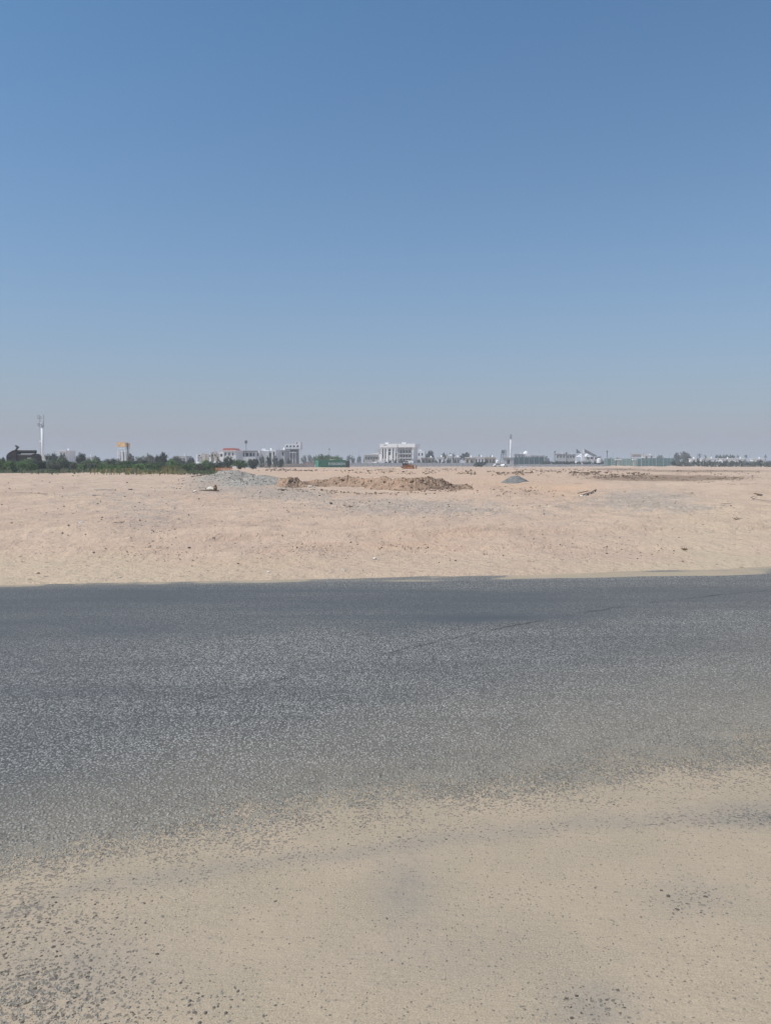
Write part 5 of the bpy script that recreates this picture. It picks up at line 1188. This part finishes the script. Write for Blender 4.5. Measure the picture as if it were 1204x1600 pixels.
# ------------------------------------------------------------------ rusted machine on the left
D = 150; k = pw(D); x, y_, z = frame_at(39, D); H = lambda py: zat(py, D) - z
T = thing('rusted_machine', (x, y_, z), 'black rusted crane truck wreck standing behind the green shrubs', 'machine', rz=0)
m = MB(); m.prism([(-24 * k, H(719.5)), (-24.3 * k, H(713)), (-22 * k, H(709)), (-18 * k, H(706.2)), (-14 * k, H(704)), (-9 * k, H(703.3)), (-8.5 * k, H(719.5))], -1.0, 1.0); m.build('cab', MT['rusty_steel'], T)
MB().box(-22 * k, -17 * k, -1.04, -1.0, H(714.5), H(710.5)).build('window', MT['dark_glass'], T)
MB().tube((-9 * k, 0, H(706)), (18 * k, 0, H(706.0)), 2.7 * k, 2.55 * k, 14).build('cylinder', MT['rusty_steel'], T)
MB().tube((17 * k, 0, H(706)), (18.6 * k, 0, H(706.2)), 2.9 * k, 2.7 * k, 14).build('cylinder_cap', MT['rusty_steel'], T)
m = MB(); m.prism([(-14 * k, H(703.8)), (-12.2 * k, H(703.8)), (-8 * k, H(699)), (-9 * k, H(697.6)), (-12.5 * k, H(695.6)), (-13.6 * k, H(696.4)), (-11 * k, H(699.5))], -.2, .2); m.build('raised_hook', MT['dark_steel'], T)
MB().box(-8.3 * k, 16 * k, -.7, .7, H(711.2), H(709.6)).build('beam', MT['stone_grey'], T)
m = MB(); m.prism([(-8.2 * k, H(720)), (-8.2 * k, H(711.3)), (14 * k, H(711.3)), (16 * k, H(709.4)), (20 * k, H(709)), (23 * k, H(711.5)), (24 * k, H(714.5)), (24 * k, H(720))], -.9, .9); m.build('chassis', MT['rusty_steel'], T)
MB().box(8 * k, 14 * k, -.98, -.92, H(718), H(715)).build('side_plate', MT['stone_grey'], T)
for a in (-19, -12, 3, 12, 20):
    for yy in (-1.2, .85):
        w_ = MB().tube((a * k, yy, H(721.5)), (a * k, yy + .35, H(721.5)), .55, k=14).build('wheel', MT['rubber'], T); MB().tube((a * k, yy - .02, H(721.5)), (a * k, yy + .0, H(721.5)), .25, k=10).build('hub', MT['rusty_steel'], w_)

# orange barrier: every slat is its own piece
x0, y0 = ground(337, 739.5); D = y0; x, y_, z = frame_at(349, 108); D = 108; k = pw(D); H = lambda py: zat(py, D) - z
T = thing('slatted_barrier', (x, y_, z), 'low orange slatted barrier between the green shrubs and the gravel heap', 'barrier')
sl = MB().box(-.055, .055, -.03, .03, .05, H(731.2)).mesh('slat', MT['orange_plastic']); sl2 = MB().box(-.055, .055, -.03, .03, .05, H(731.2)).mesh('slat', MT['pale_orange_plastic'])
for i in range(14): put(sl if i % 2 == 0 else sl2, 'slat', T, (-12 * k + i * 1.85 * k, 0, 0))
for zz in (.2, H(731.6)): MB().box(-12.5 * k, 13 * k, .035, .07, zz, zz + .07).build('rail', MT['orange_plastic'], T)
MB().box(-16 * k, -11 * k, .1, .3, 0, H(732.5)).build('end_board', MT['wood_brown'], T)

# ------------------------------------------------------------------ cars and vans
def car(px, D, label, rz=0.0, van=False, s=1.0, name='parked_car', dz=0.0, group=None):
    x = xat(px, D); T = thing(name, (x, D, gz(x, D) + dz), label, 'van' if van else 'car', group, rz=rz, scale=(s, s, s))
    prof = ([(-2.4, .4), (-2.45, 2.0), (-2.2, 2.15), (1.1, 2.15), (1.75, 1.25), (2.35, 1.05), (2.4, .4)] if van else
            [(-2.1, .4), (-2.15, .85), (-1.75, .98), (-1.2, 1.42), (.35, 1.45), (1.0, 1.0), (1.9, .85), (2.1, .6), (2.1, .4)])
    MB().prism(prof, -.85, .85).build('body', MT['car_white'], T)
    if van: gl = [(.2, 1.3), (1.45, 1.3), (1.02, 1.95), (.2, 1.95)]
    else: gl = [(-1.45, 1.0), (.75, 1.0), (.28, 1.36), (-1.15, 1.34)]
    MB().prism(gl, -.87, .87).build('window', MT['dark_glass'], T)
    for a in (-1.4, 1.4):
        for yy in (-.9, .68):
            w = MB().tube((a, yy, .34), (a, yy + .22, .34), .34, k=12).build('wheel', MT['rubber'], T); MB().tube((a, yy - .02, .34), (a, yy + .24, .34), .16, k=8).build('rim', MT['galvanised'], w)
    for yy in (-.6, .6): MB().box(2.06 if not van else 2.36, 2.14 if not van else 2.42, yy - .15, yy + .15, .62, .76).build('headlight', MT['white_paint'], T)
    return T
car(777.5, 345, 'white car parked in front of the grey concrete block, left of the pair', rz=.2)
car(787, 343, 'white car seen beside its neighbour, right of the pair at the wall gap', rz=1.0, s=.95)
car(580, 392, 'small white van left of the other vans above the wall', van=True, rz=.1, name='parked_van')
car(589, 392, 'white van in the middle of the three behind the wall', van=True, rz=-.3, name='parked_van', dz=.3)
car(600, 392, 'longest white van nearest the largest white building', van=True, rz=.05, s=1.25, name='parked_van')
car(637.5, 392, 'white van standing above the bulldozer behind the wall', van=True, rz=2.9, s=1.15, name='parked_van', dz=.6)
def sheet_stack(px, D, wpx, ytop, label):
    k = pw(D); x, y_, z = frame_at(px, D); w = wpx * k / 2; Hh = zat(ytop, D) - z
    T = thing('sheet_stack', (x, y_, z), label, 'stack')
    n = 5
    for i in range(n):
        MB().box(-w * (1 - .05 * i), w * (1 - .04 * i), -.8, .8, Hh * i / n + .03, Hh * (i + 1) / n - .01, rz=.03 * (i % 3 - 1)).build('sheet', MT['plastic_sheet'], T)
    MB().box(-w * .9, w * .9, -.3, .3, 0, .028).build('pallet', MT['wood_grey'], T)
sheet_stack(806, 265, 14, 729.2, 'low flat stack of white sheets, left of the two on the far sand')
sheet_stack(817.5, 265, 10, 728.2, 'taller stack of bright white sheets, right of the two on the far sand')

# ------------------------------------------------------------------ haze over the plain
m, nt, b = new_mat('haze_air'); nt.nodes.remove(b)
vol = N(nt, 'ShaderNodeVolumePrincipled'); vol.inputs['Color'].default_value = (.93, .95, 1.0, 1); vol.inputs['Density'].default_value = .0007; vol.inputs['Anisotropy'].default_value = .0
nt.links.new(vol.outputs[0], nt.nodes['Material Output'].inputs['Volume'])
hz = MB().box(-6000, 6000, -500, 4600, -3, 34).build('haze', m); hz['kind'] = 'stuff'
